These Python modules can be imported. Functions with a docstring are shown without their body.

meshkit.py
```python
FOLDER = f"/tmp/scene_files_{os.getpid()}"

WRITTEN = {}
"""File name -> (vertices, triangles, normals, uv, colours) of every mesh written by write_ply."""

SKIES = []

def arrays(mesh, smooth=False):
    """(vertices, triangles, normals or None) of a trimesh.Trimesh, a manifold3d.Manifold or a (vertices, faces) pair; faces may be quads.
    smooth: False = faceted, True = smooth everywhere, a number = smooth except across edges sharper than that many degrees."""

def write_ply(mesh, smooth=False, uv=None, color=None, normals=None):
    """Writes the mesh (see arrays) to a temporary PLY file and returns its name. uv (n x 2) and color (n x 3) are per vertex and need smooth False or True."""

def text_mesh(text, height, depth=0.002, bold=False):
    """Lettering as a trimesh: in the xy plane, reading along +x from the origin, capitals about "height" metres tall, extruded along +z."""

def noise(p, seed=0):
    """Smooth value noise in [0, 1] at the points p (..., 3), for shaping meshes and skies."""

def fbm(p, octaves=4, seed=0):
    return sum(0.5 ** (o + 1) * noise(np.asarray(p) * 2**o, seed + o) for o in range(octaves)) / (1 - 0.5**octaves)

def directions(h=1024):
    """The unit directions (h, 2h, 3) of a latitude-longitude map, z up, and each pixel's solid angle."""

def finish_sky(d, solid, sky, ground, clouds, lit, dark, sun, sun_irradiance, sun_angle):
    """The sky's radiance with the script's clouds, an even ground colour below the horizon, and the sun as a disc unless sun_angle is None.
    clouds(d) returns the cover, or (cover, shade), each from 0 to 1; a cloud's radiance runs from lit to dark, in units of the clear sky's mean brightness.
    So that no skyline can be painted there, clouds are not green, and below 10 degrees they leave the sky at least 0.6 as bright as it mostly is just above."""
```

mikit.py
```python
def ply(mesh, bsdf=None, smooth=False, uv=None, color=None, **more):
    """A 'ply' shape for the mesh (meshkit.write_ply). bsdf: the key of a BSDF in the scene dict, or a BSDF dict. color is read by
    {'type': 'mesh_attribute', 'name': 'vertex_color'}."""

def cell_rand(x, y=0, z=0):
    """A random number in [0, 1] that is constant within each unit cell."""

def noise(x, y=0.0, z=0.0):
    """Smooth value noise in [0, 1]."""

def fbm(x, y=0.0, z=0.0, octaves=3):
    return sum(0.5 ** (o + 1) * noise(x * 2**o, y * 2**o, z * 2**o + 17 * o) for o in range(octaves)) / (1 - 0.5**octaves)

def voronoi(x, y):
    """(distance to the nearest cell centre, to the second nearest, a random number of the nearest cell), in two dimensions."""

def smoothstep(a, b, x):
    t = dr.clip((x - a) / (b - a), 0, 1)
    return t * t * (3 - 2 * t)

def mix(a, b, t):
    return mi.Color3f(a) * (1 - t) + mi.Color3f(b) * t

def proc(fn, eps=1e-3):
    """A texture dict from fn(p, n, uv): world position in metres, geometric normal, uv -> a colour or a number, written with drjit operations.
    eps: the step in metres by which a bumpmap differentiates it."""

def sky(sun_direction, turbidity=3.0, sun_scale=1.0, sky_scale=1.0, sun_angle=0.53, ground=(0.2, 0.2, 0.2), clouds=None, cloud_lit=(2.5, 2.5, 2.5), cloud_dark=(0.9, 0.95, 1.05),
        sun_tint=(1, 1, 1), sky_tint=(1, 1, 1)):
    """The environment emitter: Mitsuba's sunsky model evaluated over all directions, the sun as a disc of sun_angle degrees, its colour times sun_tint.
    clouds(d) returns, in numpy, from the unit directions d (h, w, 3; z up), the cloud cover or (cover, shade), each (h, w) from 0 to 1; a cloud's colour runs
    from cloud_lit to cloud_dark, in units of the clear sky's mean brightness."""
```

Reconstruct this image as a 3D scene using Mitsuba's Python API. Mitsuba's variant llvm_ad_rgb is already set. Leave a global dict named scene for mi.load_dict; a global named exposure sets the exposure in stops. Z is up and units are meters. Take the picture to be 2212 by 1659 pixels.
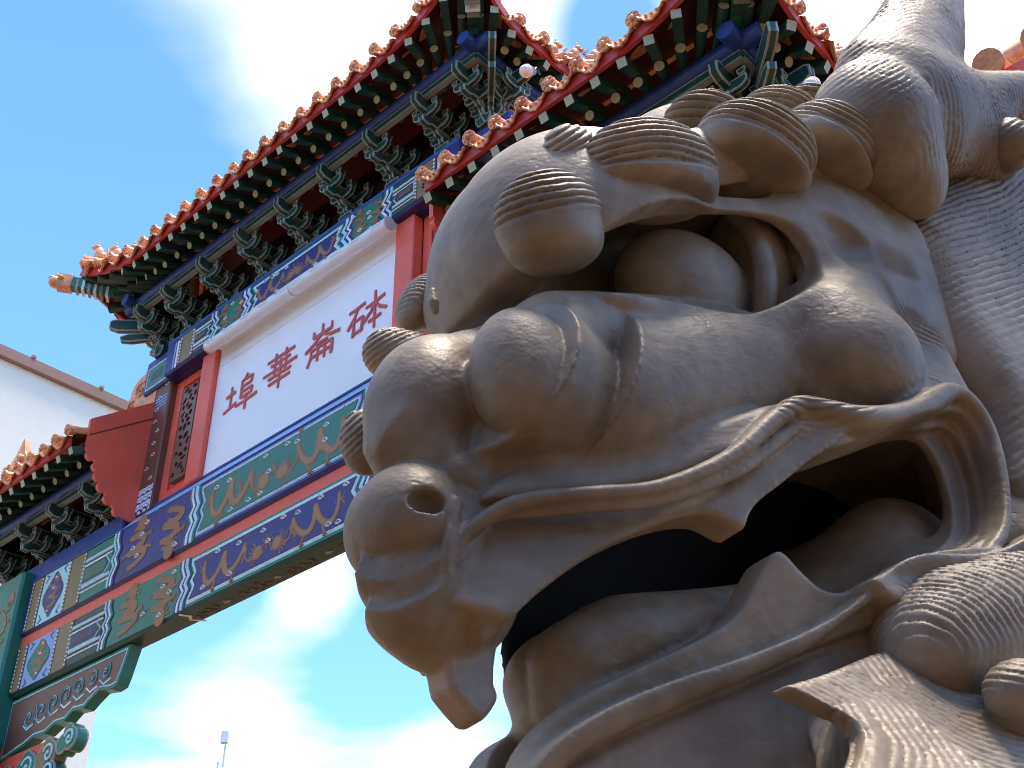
import math, random
import numpy as np, trimesh, drjit as dr
import mitsuba as mi, mikit, meshkit
import manifold3d as m3
from shapely.geometry import Polygon, LineString, Point, MultiPolygon, box as sbox
from shapely.ops import unary_union
from shapely import affinity
from scipy import sparse

scene, labels = {}, {}
T4 = mi.ScalarTransform4f
# ------------------------------------------------------------------ camera
PITCH, ROLL, HFOV = math.radians(34.18), math.radians(-1.08), 2 * math.degrees(math.atan(1280 / 2985.5))
EYE = np.array([0.0, 0.0, 1.55])
FWD = np.array([0, math.cos(PITCH), math.sin(PITCH)])
_R0 = np.array([1.0, 0, 0]); _U0 = np.cross(_R0, FWD)
RGT = math.cos(ROLL) * _R0 + math.sin(ROLL) * _U0
UPV = -math.sin(ROLL) * _R0 + math.cos(ROLL) * _U0
scene['camera'] = {'type': 'perspective', 'fov': HFOV, 'fov_axis': 'x', 'near_clip': 0.05, 'far_clip': 2000.0,
                   'to_world': T4().look_at(origin=EYE.tolist(), target=(EYE + FWD).tolist(), up=UPV.tolist())}
# ------------------------------------------------------------------ light
exposure = 2.85
SUN = np.array([0.14, -0.04, 0.97])


def clouds(d):
    """scattered cumulus with open blue: cover and shade from noise on a flat cloud layer"""
    q = d / np.maximum(d[..., 2:3], 0.12) * np.array([1.0, 1.0, 0.0]) + np.array([3.3, 1.7, 0.4])
    big = meshkit.fbm(q * 0.9, 3, seed=11)
    fine = meshkit.fbm(q * 3.1, 5, seed=5)
    c = (big * 0.55 + fine * 0.45 - 0.47) / 0.34 + 0.06
    for az, el, ra, w in CLOUD_BANKS:
        v = np.array([math.sin(math.radians(az)) * math.cos(math.radians(el)), math.cos(math.radians(az)) * math.cos(math.radians(el)), math.sin(math.radians(el))])
        ang = np.degrees(np.arccos(np.clip(d @ v, -1, 1)))
        c = c + w * np.exp(-(ang / (ra * (0.75 + 0.6 * fine))) ** 2) * (0.55 + 0.9 * fine)
    return np.clip(c, 0, 1) ** 1.2 * 0.97, np.clip(0.15 + 0.5 * (fine - 0.5), 0, 1)


CLOUD_BANKS = [(-9, 49, 8, 1.2), (3, 55, 8, 1.1), (-27, 42, 9, -.9), (7.2, 51.0, 3.2, -1.9), (31, 45, 11, 1.2), (-10.3, 24.2, 2.2, .9), (-14, 18.2, 3.6, .75), (-4, 16.6, 2.6, .7), (-6.5, 21.3, 3.4, -1.0), (-17, 23.0, 3.6, -.9)]
scene['sky'] = mikit.sky(SUN, turbidity=2.6, sun_scale=0.68, sky_scale=1.0, sun_angle=22.0, ground=(0.09, 0.07, 0.05), clouds=clouds, cloud_lit=(1.9, 1.87, 1.82), cloud_dark=(1.4, 1.42, 1.45), sky_tint=(1.12, 1.55, 1.88), sun_tint=(1.0, 1.0, 1.04))


def view_ray(px, py):
    """direction through a point of the 2212 x 1659 survey of the photograph"""
    return FWD + RGT * (px - 1106.0) / 2579.6 - UPV * (py - 829.5) / 2579.6


def num(name):
    if name not in scene: return name
    k = 1
    while f'{name}_{k:03d}' in scene: k += 1
    return f'{name}_{k:03d}'


def put(name, mesh, mat, smooth=False, **kw):
    key = num(name)
    scene[key] = mikit.ply(mesh, mat, smooth, **kw)
    return key
# ------------------------------------------------------------------ materials
def rgb(*c): return {'type': 'rgb', 'value': [float(x) for x in c]}


def paint(key, col, rough=0.45, spec=0.5, metallic=0.0):
    scene[key] = {'type': 'twosided', 'bsdf': {'type': 'principled', 'base_color': rgb(*col) if isinstance(col, tuple) else col, 'roughness': rough, 'specular': spec, 'metallic': metallic}}


def stone_col(p, n, uv):
    f = mikit.fbm(p.x * 5, p.y * 5, p.z * 5, 4)
    g = mikit.fbm(p.x * 38, p.y * 38, p.z * 38, 3)
    s = mikit.noise(p.x * 150, p.y * 150, p.z * 150)
    streak = mikit.fbm(p.x * 26 + p.y * 19, p.y * 8, p.z * 2.0, 3)
    c = mikit.mix((0.168, 0.130, 0.090), (0.275, 0.226, 0.168), mikit.smoothstep(0.3, 0.7, f))
    c = c * (0.82 + 0.36 * g) * (0.92 + 0.16 * mikit.smoothstep(.3, .7, streak))
    pit = mikit.smoothstep(0.86, 0.95, s) * mikit.smoothstep(0.55, 0.75, mikit.noise(p.x * 17, p.y * 17, p.z * 17))
    return c * (1 - 0.3 * pit)


def stone_bump(p, n, uv):
    a = mikit.fbm(p.x * 60, p.y * 60, p.z * 60, 3)
    b = mikit.noise(p.x * 210, p.y * 210, p.z * 210)
    d = mikit.smoothstep(0.80, 0.95, mikit.noise(p.x * 95, p.y * 95, p.z * 95)) * mikit.smoothstep(0.5, 0.7, mikit.noise(p.x * 9, p.y * 9, p.z * 9))
    g = mi.Float(0)
    for (cx, cy, cz), (ox, oy, oz), rad, pitch, amp in CHISEL:      # curved chisel strokes round a few places on the face
        r = dr.sqrt(dr.square(p.x - cx) + dr.square(p.y - cy) + dr.square(p.z - cz))
        q = dr.sqrt(dr.square(p.x - ox) + dr.square(p.y - oy) + dr.square(p.z - oz)) / pitch + 0.7 * mikit.fbm(p.x * 22, p.y * 22, p.z * 22, 2)
        g += 1.7 * amp * (1 - mikit.smoothstep(rad * .55, rad, r)) * dr.power(dr.abs(dr.sin(q * math.pi)), 0.6) * mikit.smoothstep(.38, .6, mikit.noise(p.x * 13 + 5, p.y * 13, p.z * 13))
    return a * 1.0 + b * 0.22 - d * 0.5 + g


scene['stone'] = {'type': 'twosided', 'bsdf': {'type': 'bumpmap', 'scale': 0.0017, 'arbitrary': mikit.proc(stone_bump, 0.0015),
                  'bsdf': {'type': 'principled', 'base_color': mikit.proc(stone_col), 'roughness': 0.49, 'specular': 0.46}}}

paint('mouth_shade_black', (.016, .015, .017), .7, .2)  # near-black colour stands in for the shade inside the mouth
# ------------------------------------------------------------------ the painted gate. Its own axes: x along it (0 at the middle of the sign board, to the right),
# o outward from the sign board towards the street, z up; one unit is 0.45 m, the street lies at z = GROUND
AZ = math.radians(47.86); UNIT = 0.45
GU = np.array([math.sin(AZ), -math.cos(AZ), 0]); GN = np.array([-math.cos(AZ), -math.sin(AZ), 0])
GC = EYE + UNIT * (-14.03 * GU - 10 * GN)
GROUND = 1.55 - 1.55 / UNIT


def gw(v):
    v = np.asarray(v, float)
    return GC + UNIT * (v[:, :1] * GU + v[:, 1:2] * GN + (v[:, 2:3] - 1.55) * np.array([0, 0, 1.0]))


RED, DRED, ORANGE = (.82, .125, .072), (.10, .010, .010), (.50, .17, .055)
GREEN, TEAL, BLUE, NAVY = (.012, .060, .045), (.020, .19, .125), (.018, .050, .22), (.022, .028, .17)
SKYB, AQUA, WHITE, GOLD, OLIVE, BEIGE, BROWN = (.22, .42, .68), (.42, .74, .74), (.78, .80, .78), (.30, .135, .050), (.23, .175, .075), (.42, .43, .27), (.16, .062, .035)
TRIM = (.30, .31, .25)


class Bag:
    """collects coloured pieces of one mesh, in gate axes (x, o, z)"""
    def __init__(self): self.v, self.f, self.c, self.n = [], [], [], 0

    def add(self, v, f, col):
        v = np.asarray(v, float); f = np.asarray(f, int)
        self.v.append(v); self.f.append(f + self.n); self.n += len(v)
        self.c.append(np.tile(np.asarray(col, float), (len(v), 1)) if np.ndim(col) == 1 else col)
        return self

    def tm(self, m, col, M=None, f=None):
        v = np.asarray(m.vertices)
        if f is not None: v = f(v)
        return self.add(v, m.faces, col)

    def box(self, x, o, z, col, bev=0.0):
        m = rbox(x[1] - x[0], o[1] - o[0], z[1] - z[0], bev)
        return self.add(m[0] + [(x[0] + x[1]) / 2, (o[0] + o[1]) / 2, (z[0] + z[1]) / 2], m[1], col)

    def plate(self, poly, axis, lo, hi, col, trim=None, w=.02):
        """polygon (shapely) extruded from lo to hi along 'o' (drawn in x, z) or 'x' (drawn in o, z); trim: painted edge of width w"""
        v, f, c = prism(poly, hi - lo, col, trim, w)
        v = np.stack([v[:, 0], v[:, 2] + lo, v[:, 1]], 1) if axis == 'o' else np.stack([v[:, 2] + lo, v[:, 0], v[:, 1]], 1) if axis == 'x' else np.stack([v[:, 0], v[:, 1], v[:, 2] + lo], 1)
        return self.add(v, f, c)

    def rod(self, p, q, r, col, n=12, cap=None, r2=None):
        p, q = np.asarray(p, float), np.asarray(q, float); d = unit_(q - p); a = unit_(np.cross(d, [0, 0, 1] if abs(d[2]) < .9 else [1, 0, 0])); b = np.cross(d, a)
        t = np.arange(n) * 2 * math.pi / n
        ring = np.cos(t)[:, None] * a + np.sin(t)[:, None] * b
        r2 = r if r2 is None else r2
        k = np.arange(n); k1 = (k + 1) % n
        self.add(np.vstack([p + r * ring, q + r2 * ring]), np.vstack([np.c_[k, k1, k1 + n], np.c_[k, k1 + n, k + n]]), col)
        for base, rr, flip in ((p, r, 1), (q, r2, 0)):
            f = np.c_[np.full(n, n), k1, k] if flip else np.c_[np.full(n, n), k, k1]
            self.add(np.vstack([base + rr * ring, base[None]]), f, cap if cap is not None else col)
        return self

    def bar(self, p, q, w, h, col, up=(0, 0, 1), cap=None):
        """square timber from p to q, w wide and h high, centred"""
        p, q = np.asarray(p, float), np.asarray(q, float); d = unit_(q - p); a = unit_(np.cross(d, up)); b = np.cross(a, d)
        c = [(-1, -1), (1, -1), (1, 1), (-1, 1)]
        ring = np.array([x * a * w / 2 + y * b * h / 2 for x, y in c])
        for k in range(4):
            j = (k + 1) % 4
            self.add(np.array([p + ring[k], p + ring[j], q + ring[j], q + ring[k]]), [[0, 1, 2], [0, 2, 3]], col)
        self.add(p + ring, [[0, 2, 1], [0, 3, 2]], cap or col); self.add(q + ring, [[0, 1, 2], [0, 2, 3]], cap or col)
        return self

    def tube(self, pts, r, col, n=10, caps=True):
        pts = np.asarray(pts, float); r = np.asarray(r, float) * np.ones(len(pts)); m = len(pts)
        tan = np.gradient(pts, axis=0); V = []
        for i in range(m):
            d = unit_(tan[i]); a = unit_(np.cross(d, [0, 0, 1] if abs(d[2]) < .95 else [0, 1, 0])); b = np.cross(d, a); t = np.arange(n) * 2 * math.pi / n
            V.append(pts[i] + r[i] * (np.cos(t)[:, None] * a + np.sin(t)[:, None] * b))
        F = []
        for i in range(m - 1):
            for k in range(n):
                k1 = (k + 1) % n; F += [[i * n + k, i * n + k1, (i + 1) * n + k1], [i * n + k, (i + 1) * n + k1, (i + 1) * n + k]]
        self.add(np.vstack(V), F, col)
        if caps:
            k = np.arange(1, n - 1)
            self.add(V[0], np.c_[np.zeros(n - 2, int), k + 1, k], col); self.add(V[-1], np.c_[np.zeros(n - 2, int), k, k + 1], col)
        return self

    def ball(self, c, r, col, sub=2):
        m = trimesh.creation.icosphere(subdivisions=sub); return self.add(np.asarray(m.vertices) * r + c, m.faces, col)

    def put(self, key, mat='paint', smooth=False):
        v = np.vstack(self.v); f = np.vstack(self.f)
        f = f[:, ::-1]       # the gate's axes are left-handed
        return put(key, (gw(v), f), mat, smooth, color=np.vstack(self.c)) if mat == 'paint' else put(key, (gw(v), f), mat, smooth)


def unit_(v): v = np.asarray(v, float); return v / (np.linalg.norm(v) + 1e-12)


def rbox(a, b, c, bev):
    if bev <= 0:
        m = trimesh.creation.box([a, b, c]); return np.asarray(m.vertices), np.asarray(m.faces)
    h = np.array([a, b, c]) / 2; pts = []
    for s in np.ndindex(2, 2, 2):
        s = np.array(s) * 2 - 1
        for k in range(3):
            e = np.full(3, bev); e[k] = 0; pts.append(s * (h - e))
    m = trimesh.convex.convex_hull(np.array(pts)); return np.asarray(m.vertices), np.asarray(m.faces)


def polys(g): return [p for p in getattr(g, 'geoms', [g]) if p.geom_type == 'Polygon' and p.area > 1e-6]


def prism(poly, h, col, trim=None, w=.02):
    V, F, C, n = [], [], [], 0

    def flat(g, z, c, down):
        nonlocal n
        for p in polys(g):
            v, f = trimesh.creation.triangulate_polygon(p, engine='earcut'); f = np.asarray(f)
            a = v[f[:, 1]] - v[f[:, 0]]; b = v[f[:, 2]] - v[f[:, 0]]; bad = (a[:, 0] * b[:, 1] - a[:, 1] * b[:, 0]) < 0
            f[bad] = f[bad][:, ::-1]
            if down: f = f[:, ::-1]
            V.append(np.c_[v, np.full(len(v), z)]); F.append(f + n); C.append(np.tile(c, (len(v), 1))); n += len(v)

    for z, down in ((h, False), (0, True)):
        if trim is None: flat(poly, z, col, down)
        else:
            inn = poly.buffer(-w, join_style=2); flat(inn, z, col, down); flat(poly.difference(inn), z, trim, down)
    zs = [(0, h, col)] if trim is None or h < 3 * w else [(0, w, trim), (w, h - w, col), (h - w, h, trim)]
    for p in polys(poly):
        for ring in [p.exterior, *p.interiors]:
            q = np.asarray(ring.coords)
            if (ring is p.exterior) != ring.is_ccw: q = q[::-1]
            for a, b in zip(q[:-1], q[1:]):
                for z0, z1, c in zs:
                    V.append(np.array([[*a, z0], [*b, z0], [*b, z1], [*a, z1]])); F.append(np.array([[0, 1, 2], [0, 2, 3]]) + n); C.append(np.tile(c, (4, 1))); n += 4
    return np.vstack(V), np.vstack(F), np.vstack(C).astype(float)


def grime(p, n, uv):
    a = mikit.fbm(p.x * 3.1, p.y * 3.1, p.z * 3.1, 4); b = mikit.fbm(p.x * 21, p.y * 21, p.z * 7, 3)
    return mikit.smoothstep(0.42, 0.85, a * 0.6 + b * 0.4) * 0.30


vcol = {'type': 'mesh_attribute', 'name': 'vertex_color'}
scene['paint'] = {'type': 'twosided', 'bsdf': {'type': 'blendbsdf', 'weight': mikit.proc(grime),
    'bsdf_0': {'type': 'principled', 'base_color': vcol, 'roughness': 0.38, 'specular': 0.45},
    'bsdf_1': {'type': 'principled', 'base_color': rgb(.16, .13, .10), 'roughness': 0.8, 'specular': 0.2}}}


def tile_col(p, n, uv):
    a = mikit.fbm(p.x * 9, p.y * 9, p.z * 9, 3); b = mikit.noise(p.x * 70, p.y * 70, p.z * 70)
    return mikit.mix((.58, .205, .075), (.80, .39, .17), mikit.smoothstep(.25, .75, a)) * (.8 + .4 * b)


scene['glazed_tile'] = {'type': 'twosided', 'bsdf': {'type': 'principled', 'base_color': mikit.proc(tile_col), 'roughness': 0.33, 'specular': 0.6}}
paint('white_enamel', (.80, .81, .82), .35)


def board_col(p, n, uv):
    st = mikit.fbm(p.x * 9 + p.y * 7, p.y * 3, p.z * .5, 3); sp = mikit.fbm(p.x * 2, p.y * 2, p.z * 2, 3)
    return mi.Color3f(.88, .88, .88) * (1 - .10 * mikit.smoothstep(.5, .8, st) - .06 * sp)


paint('board_white', mikit.proc(board_col), .35)
paint('dark_metal', (.03, .03, .035), .4)
paint('lens_white', (.85, .83, .80), .15)

labels['gate'] = {'label': 'tall painted Chinese gate with tiled roofs, green brackets and a white sign board', 'category': 'gate'}
gate = 'gate'


def stroke(pts, w0, w1=None, cap=1):
    """a brush line of varying width as a polygon"""
    pts = np.asarray(pts, float); w1 = w0 if w1 is None else w1
    ws = np.linspace(w0, w1, len(pts)) if np.ndim(w0) == 0 else np.asarray(w0)
    return unary_union([LineString([a, b]).buffer((u + v) / 4, cap_style=cap, quad_segs=3) for a, b, u, v in zip(pts[:-1], pts[1:], ws[:-1], ws[1:])])


def cloud_shape(x, z, s, rng):
    return unary_union([Point(x + s * a, z + s * b).buffer(s * r, quad_segs=4) for a, b, r in [(-.5, 0, .28), (-.1, .2, .36), (.35, .08, .3), (.05, -.12, .3), (.7, -.1, .16)]])


def dragon_shape(length, height, flip, rng):
    """a running dragon: looped body, head, mane, four clawed legs, in a box length x height round the origin"""
    t = np.linspace(0, 1, 34)
    x = (t - .5) * length * .86; amp = height * .28 * (1 - .25 * t)
    z = amp * np.sin(t * math.pi * 5.6 + .5) - .03 * height
    x = x + .055 * length * np.sin(t * math.pi * 5.6 + 1.6)
    w = height * (.05 + .115 * np.sin(np.clip(t * 1.15, 0, 1) * math.pi) ** .7)
    parts = [stroke(np.c_[x, z], w)]
    hx, hz = x[-1], z[-1]
    parts += [Point(hx + .02 * length, hz + .02 * height).buffer(height * .16, quad_segs=4), stroke([(hx, hz), (hx + .09 * length, hz - .04 * height)], .13 * height, .05 * height), stroke([(hx, hz + .05 * height), (hx - .05 * length, hz + .27 * height)], .06 * height, .02 * height)]
    for k in range(7):
        a = math.radians(110 + 24 * k); parts.append(stroke([(hx - .01 * length, hz), (hx + .2 * height * math.cos(a) * 1.3, hz + .26 * height * math.sin(a))], .05 * height, .015 * height))
    for u in (.30, .42, .63, .78):
        i = int(u * 33); s = -1 if rng.random() < .6 else 1; bx, bz = x[i], z[i]
        ex, ez = bx + rng.uniform(-.05, .06) * length, np.clip(bz + s * .34 * height, -.44 * height, .44 * height)
        parts.append(stroke([(bx, bz), (bx + .03 * length, (bz + ez) / 2), (ex, ez)], .08 * height, .05 * height))
        for d in (-40, 0, 40): a = math.radians(90 * s + d); parts.append(stroke([(ex, ez), (ex + .09 * height * math.cos(a), ez + .09 * height * math.sin(a))], .035 * height, .012 * height))
    for k in range(16):
        i = rng.integers(2, 32); s = rng.choice([-1, 1]); a = rng.uniform(.3, 2.6)
        px, pz = x[i] + rng.uniform(-.05, .05) * length, z[i] + s * rng.uniform(.12, .24) * height
        if abs(pz) < .46 * height: parts.append(stroke([(px, pz), (px + .07 * height * math.cos(a), pz + s * .07 * height * math.sin(a))], .03 * height, .01 * height))
    for k in range(3): parts.append(stroke([(x[0], z[0]), (x[0] - .06 * length, z[0] + (k - 1) * .12 * height)], .05 * height, .01 * height))
    g = unary_union(parts).simplify(.004)
    return affinity.scale(g, -1, 1, origin=(0, 0)) if flip else g


ZIG = [(0, 0), (0, .16), (.10, .36), (.015, .5), (.10, .64), (0, .84), (0, 1)]


def zig_line(x0, z0, z1, s, dx):
    return [(x0 + s * (dx + 1.05 * a), z0 + (z1 - z0) * b) for a, b in ZIG]


def between(l1, l2): return Polygon(list(l1) + list(l2)[::-1]).buffer(0)


def painted_face(part, x_mid, z0, z1, o, spec, seed, big, small, L):
    """the paint of a beam's face: thin sheets, one over the other. big/small: colour of the middle panel and of the fields beside it"""
    rng = np.random.default_rng(seed); h = z1 - z0; e = .0085
    X = spec
    def sheet(name, items):
        b = Bag()
        for g, lift, col in items:
            for p in polys(g): b.plate(p, 'o', o + .001, o + e * lift, col)
        b.put(f'{part}__{name}')
    for s in (-1, 1):
        m = lambda a, b: sbox(min(s * a, s * b), z0 + .03, max(s * a, s * b), z1 - .03)
        zA, zB = [zig_line(s * X['zig2'], z0 + .02, z1 - .02, -s, d) for d in (-.20, -.14, -.085, -.03, .05, .10)], [zig_line(s * X['zig1'], z0 + .02, z1 - .02, -s, d) for d in (-.12, -.07, -.01, .04, .10, .16)]
        # field between the two zigzags, with a pair of small dragons
        sheet('painted_field', [(between(zA[0], zB[5]), 1, small)])
        sheet('zigzag_band', [(between(zA[0], zA[1]), 2, NAVY if small == TEAL else TEAL), (between(zA[1], zA[2]), 3, WHITE), (between(zA[2], zA[3]), 2, small if small != TEAL else NAVY), (between(zA[3], zA[4]), 3, AQUA), (between(zA[4], zA[5]), 2, big)])
        sheet('zigzag_band', [(between(zB[0], zB[1]), 3, AQUA), (between(zB[1], zB[2]), 2, TEAL if small != TEAL else NAVY), (between(zB[2], zB[3]), 3, WHITE), (between(zB[3], zB[4]), 2, small)])
        mid = s * (X['zig1'] + X['zig2']) / 2; span = X['zig1'] - X['zig2']
        for k, dx in enumerate((-.21, .22)):
            g = affinity.rotate(dragon_shape(h * .86, span * .38, k == 1, rng), 78 if k else 100, origin=(0, 0))
            sheet('painted_dragon', [(affinity.translate(g, mid + dx * span, (z0 + z1) / 2), 2.2, GOLD)])
        cl = []
        for k in range(5):
            x, z = mid + rng.uniform(-.36, .36) * span, z0 + h * (.14 + .18 * k); c = cloud_shape(x, z, .088 * L, rng); cl += [(c, 3.0, WHITE), (c.buffer(-.016), 3.6, [TEAL, GOLD, small][k % 3])]
        sheet('painted_cloud', cl)
        # striped bay with a lozenge box
        a, b = X['zig1'] + .12, X['strip'][0]
        it = [(m(a, b), 1, TEAL if small != TEAL else GREEN)]
        for t in (.26, .74):
            zz = z0 + h * t
            for d, wd, c in ((-.075, .028, WHITE), (-.03, .02, BROWN), (.012, .03, AQUA), (.05, .02, WHITE)): it.append((sbox(min(s * a, s * b), zz + d * L, max(s * a, s * b), zz + (d + wd) * L), 2, c))
        zc = (z0 + z1) / 2; hx = abs(b - a)
        hexa = Polygon([(s * b, zc - .17 * h), (s * (a + .2 * hx), zc - .17 * h), (s * (a + .02), zc), (s * (a + .2 * hx), zc + .17 * h), (s * b, zc + .17 * h)])
        it += [(hexa, 2.5, AQUA), (hexa.buffer(-.022), 3, GREEN), (hexa.buffer(-.075), 3.6, NAVY if small == TEAL else TEAL)]
        for k in range(6):
            x = s * (a + hx * (.34 + .1 * k)); it.append((stroke([(x - .03, zc - .05), (x + .02, zc), (x - .01, zc + .06)], .03, .015), 4.2, GOLD))
        sheet('painted_bay', it)
        # gold strips with beads
        for (a, b) in X['gold']:
            it = [(m(a, b), 1.6, OLIVE)]
            for xx in (a + .035, b - .035):
                it.append((m(xx - .035, xx + .035), 2.2, BROWN))
                nb = int(h / .085)
                for k in range(nb): it.append((Point(s * xx, z0 + .05 + (h - .1) * (k + .5) / nb).buffer(.024, quad_segs=2), 3, WHITE))
            sheet('gold_strip', it)
        if 'medal' in X:
            a, b = X['medal']; it = [(m(a, b), 1.2, AQUA if small != TEAL else SKYB)]
            q = unary_union([affinity.scale(Point(s * (a + b) / 2, zc).buffer(1, quad_segs=8), .40 * (b - a) * kx, .42 * h * kz) for kx, kz in ((1, .62), (.78, .84), (.45, 1.0))])
            it += [(q, 2, BROWN), (q.buffer(-.018), 2.5, NAVY if small != TEAL else TEAL)]
            d = affinity.rotate(dragon_shape(h * .62, (b - a) * .5, False, rng), 90, origin=(0, 0)); it.append((affinity.translate(d, s * (a + b) / 2, zc), 3, GOLD))
            for sx in (-1, 1):
                for sz in (-1, 1): it.append((stroke([(s * (a + b) / 2 + sx * .40 * (b - a), zc + sz * .44 * h), (s * (a + b) / 2 + sx * .30 * (b - a), zc + sz * .40 * h), (s * (a + b) / 2 + sx * .40 * (b - a), zc + sz * .30 * h)], .03, .02), 2, NAVY))
            for dz in (-.3, 0.1, .3): it.append((cloud_shape(s * (a + b) / 2 + rng.uniform(-.1, .1), zc + dz * h, .05, rng), 3.6, WHITE))
            sheet('medallion', it)
    # middle panel: frame lines, field, dragons, clouds
    p = X['zig2'] - .1
    fr = between(zig_line(-p, z0 + .03, z1 - .03, 1, .0), zig_line(p, z0 + .03, z1 - .03, -1, .0))
    sheet('painted_panel', [(fr, 1, TEAL if big != TEAL else NAVY), (fr.buffer(-.045, join_style=2), 2, AQUA if big != TEAL else SKYB), (fr.buffer(-.085, join_style=2), 2.5, WHITE), (fr.buffer(-.105, join_style=2), 3, BROWN), (fr.buffer(-.118, join_style=2), 3.4, big)])
    dl = X.get('dl', 1.75)
    for s in (-1, 1):
        g = affinity.translate(dragon_shape(dl, (h - .2), s > 0, rng), s * X.get('dx', 1.06), (z0 + z1) / 2)
        sheet('painted_dragon', [(g, 4.0, GOLD), (g.buffer(-.035).buffer(.012), 4.5, (.36, .175, .068))])
    pearl = unary_union([Point(0, zc).buffer(.05)] + [stroke([(0, zc), (.14 * math.cos(a), zc + .12 * math.sin(a))], .05, .01) for a in np.arange(7) * .9]); sheet('painted_pearl', [(pearl, 4.2, GOLD)])
    cl = []
    for k in range(X.get('nc', 13)):
        x, z = rng.uniform(-p + .3, p - .3), z0 + h * rng.choice([.2, .24, .74, .8, .5]); c = cloud_shape(x, z, .085 * L, rng); cl += [(c, 4.6, WHITE), (c.buffer(-.016), 5.2, [TEAL, NAVY, GOLD][k % 3])]
    sheet('painted_cloud', cl)


# columns, beams, posts, lintel
for s in (-1, 1):
    b = Bag(); b.box((s * 8.6 - .66, s * 8.6 + .66), (-.55, .42), (8.6, 12.1), TEAL, .05)
    b.rod((s * 8.6, -.05, GROUND), (s * 8.6, -.05, 8.6), .5, RED, 28); b.put('gate__column')
    b = Bag()
    rng = np.random.default_rng(5)
    for k in range(8):
        z = 8.8 + .4 * k; xx = s * 8.6 + rng.uniform(-.3, .45)
        c = cloud_shape(xx, z, .11, rng)
        for g, l, col in ((c, 1, WHITE), (c.buffer(-.02), 1.8, TEAL), (c.buffer(-.045), 2.5, GOLD)):
            for p in polys(g): b.plate(p, 'o', .4205, .42 + .008 * l, col)
    for p in polys(affinity.translate(affinity.rotate(dragon_shape(1.5, .55, False, rng), 80, origin=(0, 0)), s * 8.6 + .2, 10.9)): b.plate(p, 'o', .4205, .43, GOLD)
    b.put('gate__column__painted_cloud' if s < 0 else 'gate__column_001__painted_cloud')
b = Bag(); b.box((-7.95, 7.95), (-.5, .22), (10.72, 11.88), NAVY, .05); b.put('gate__upper_beam')
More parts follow.
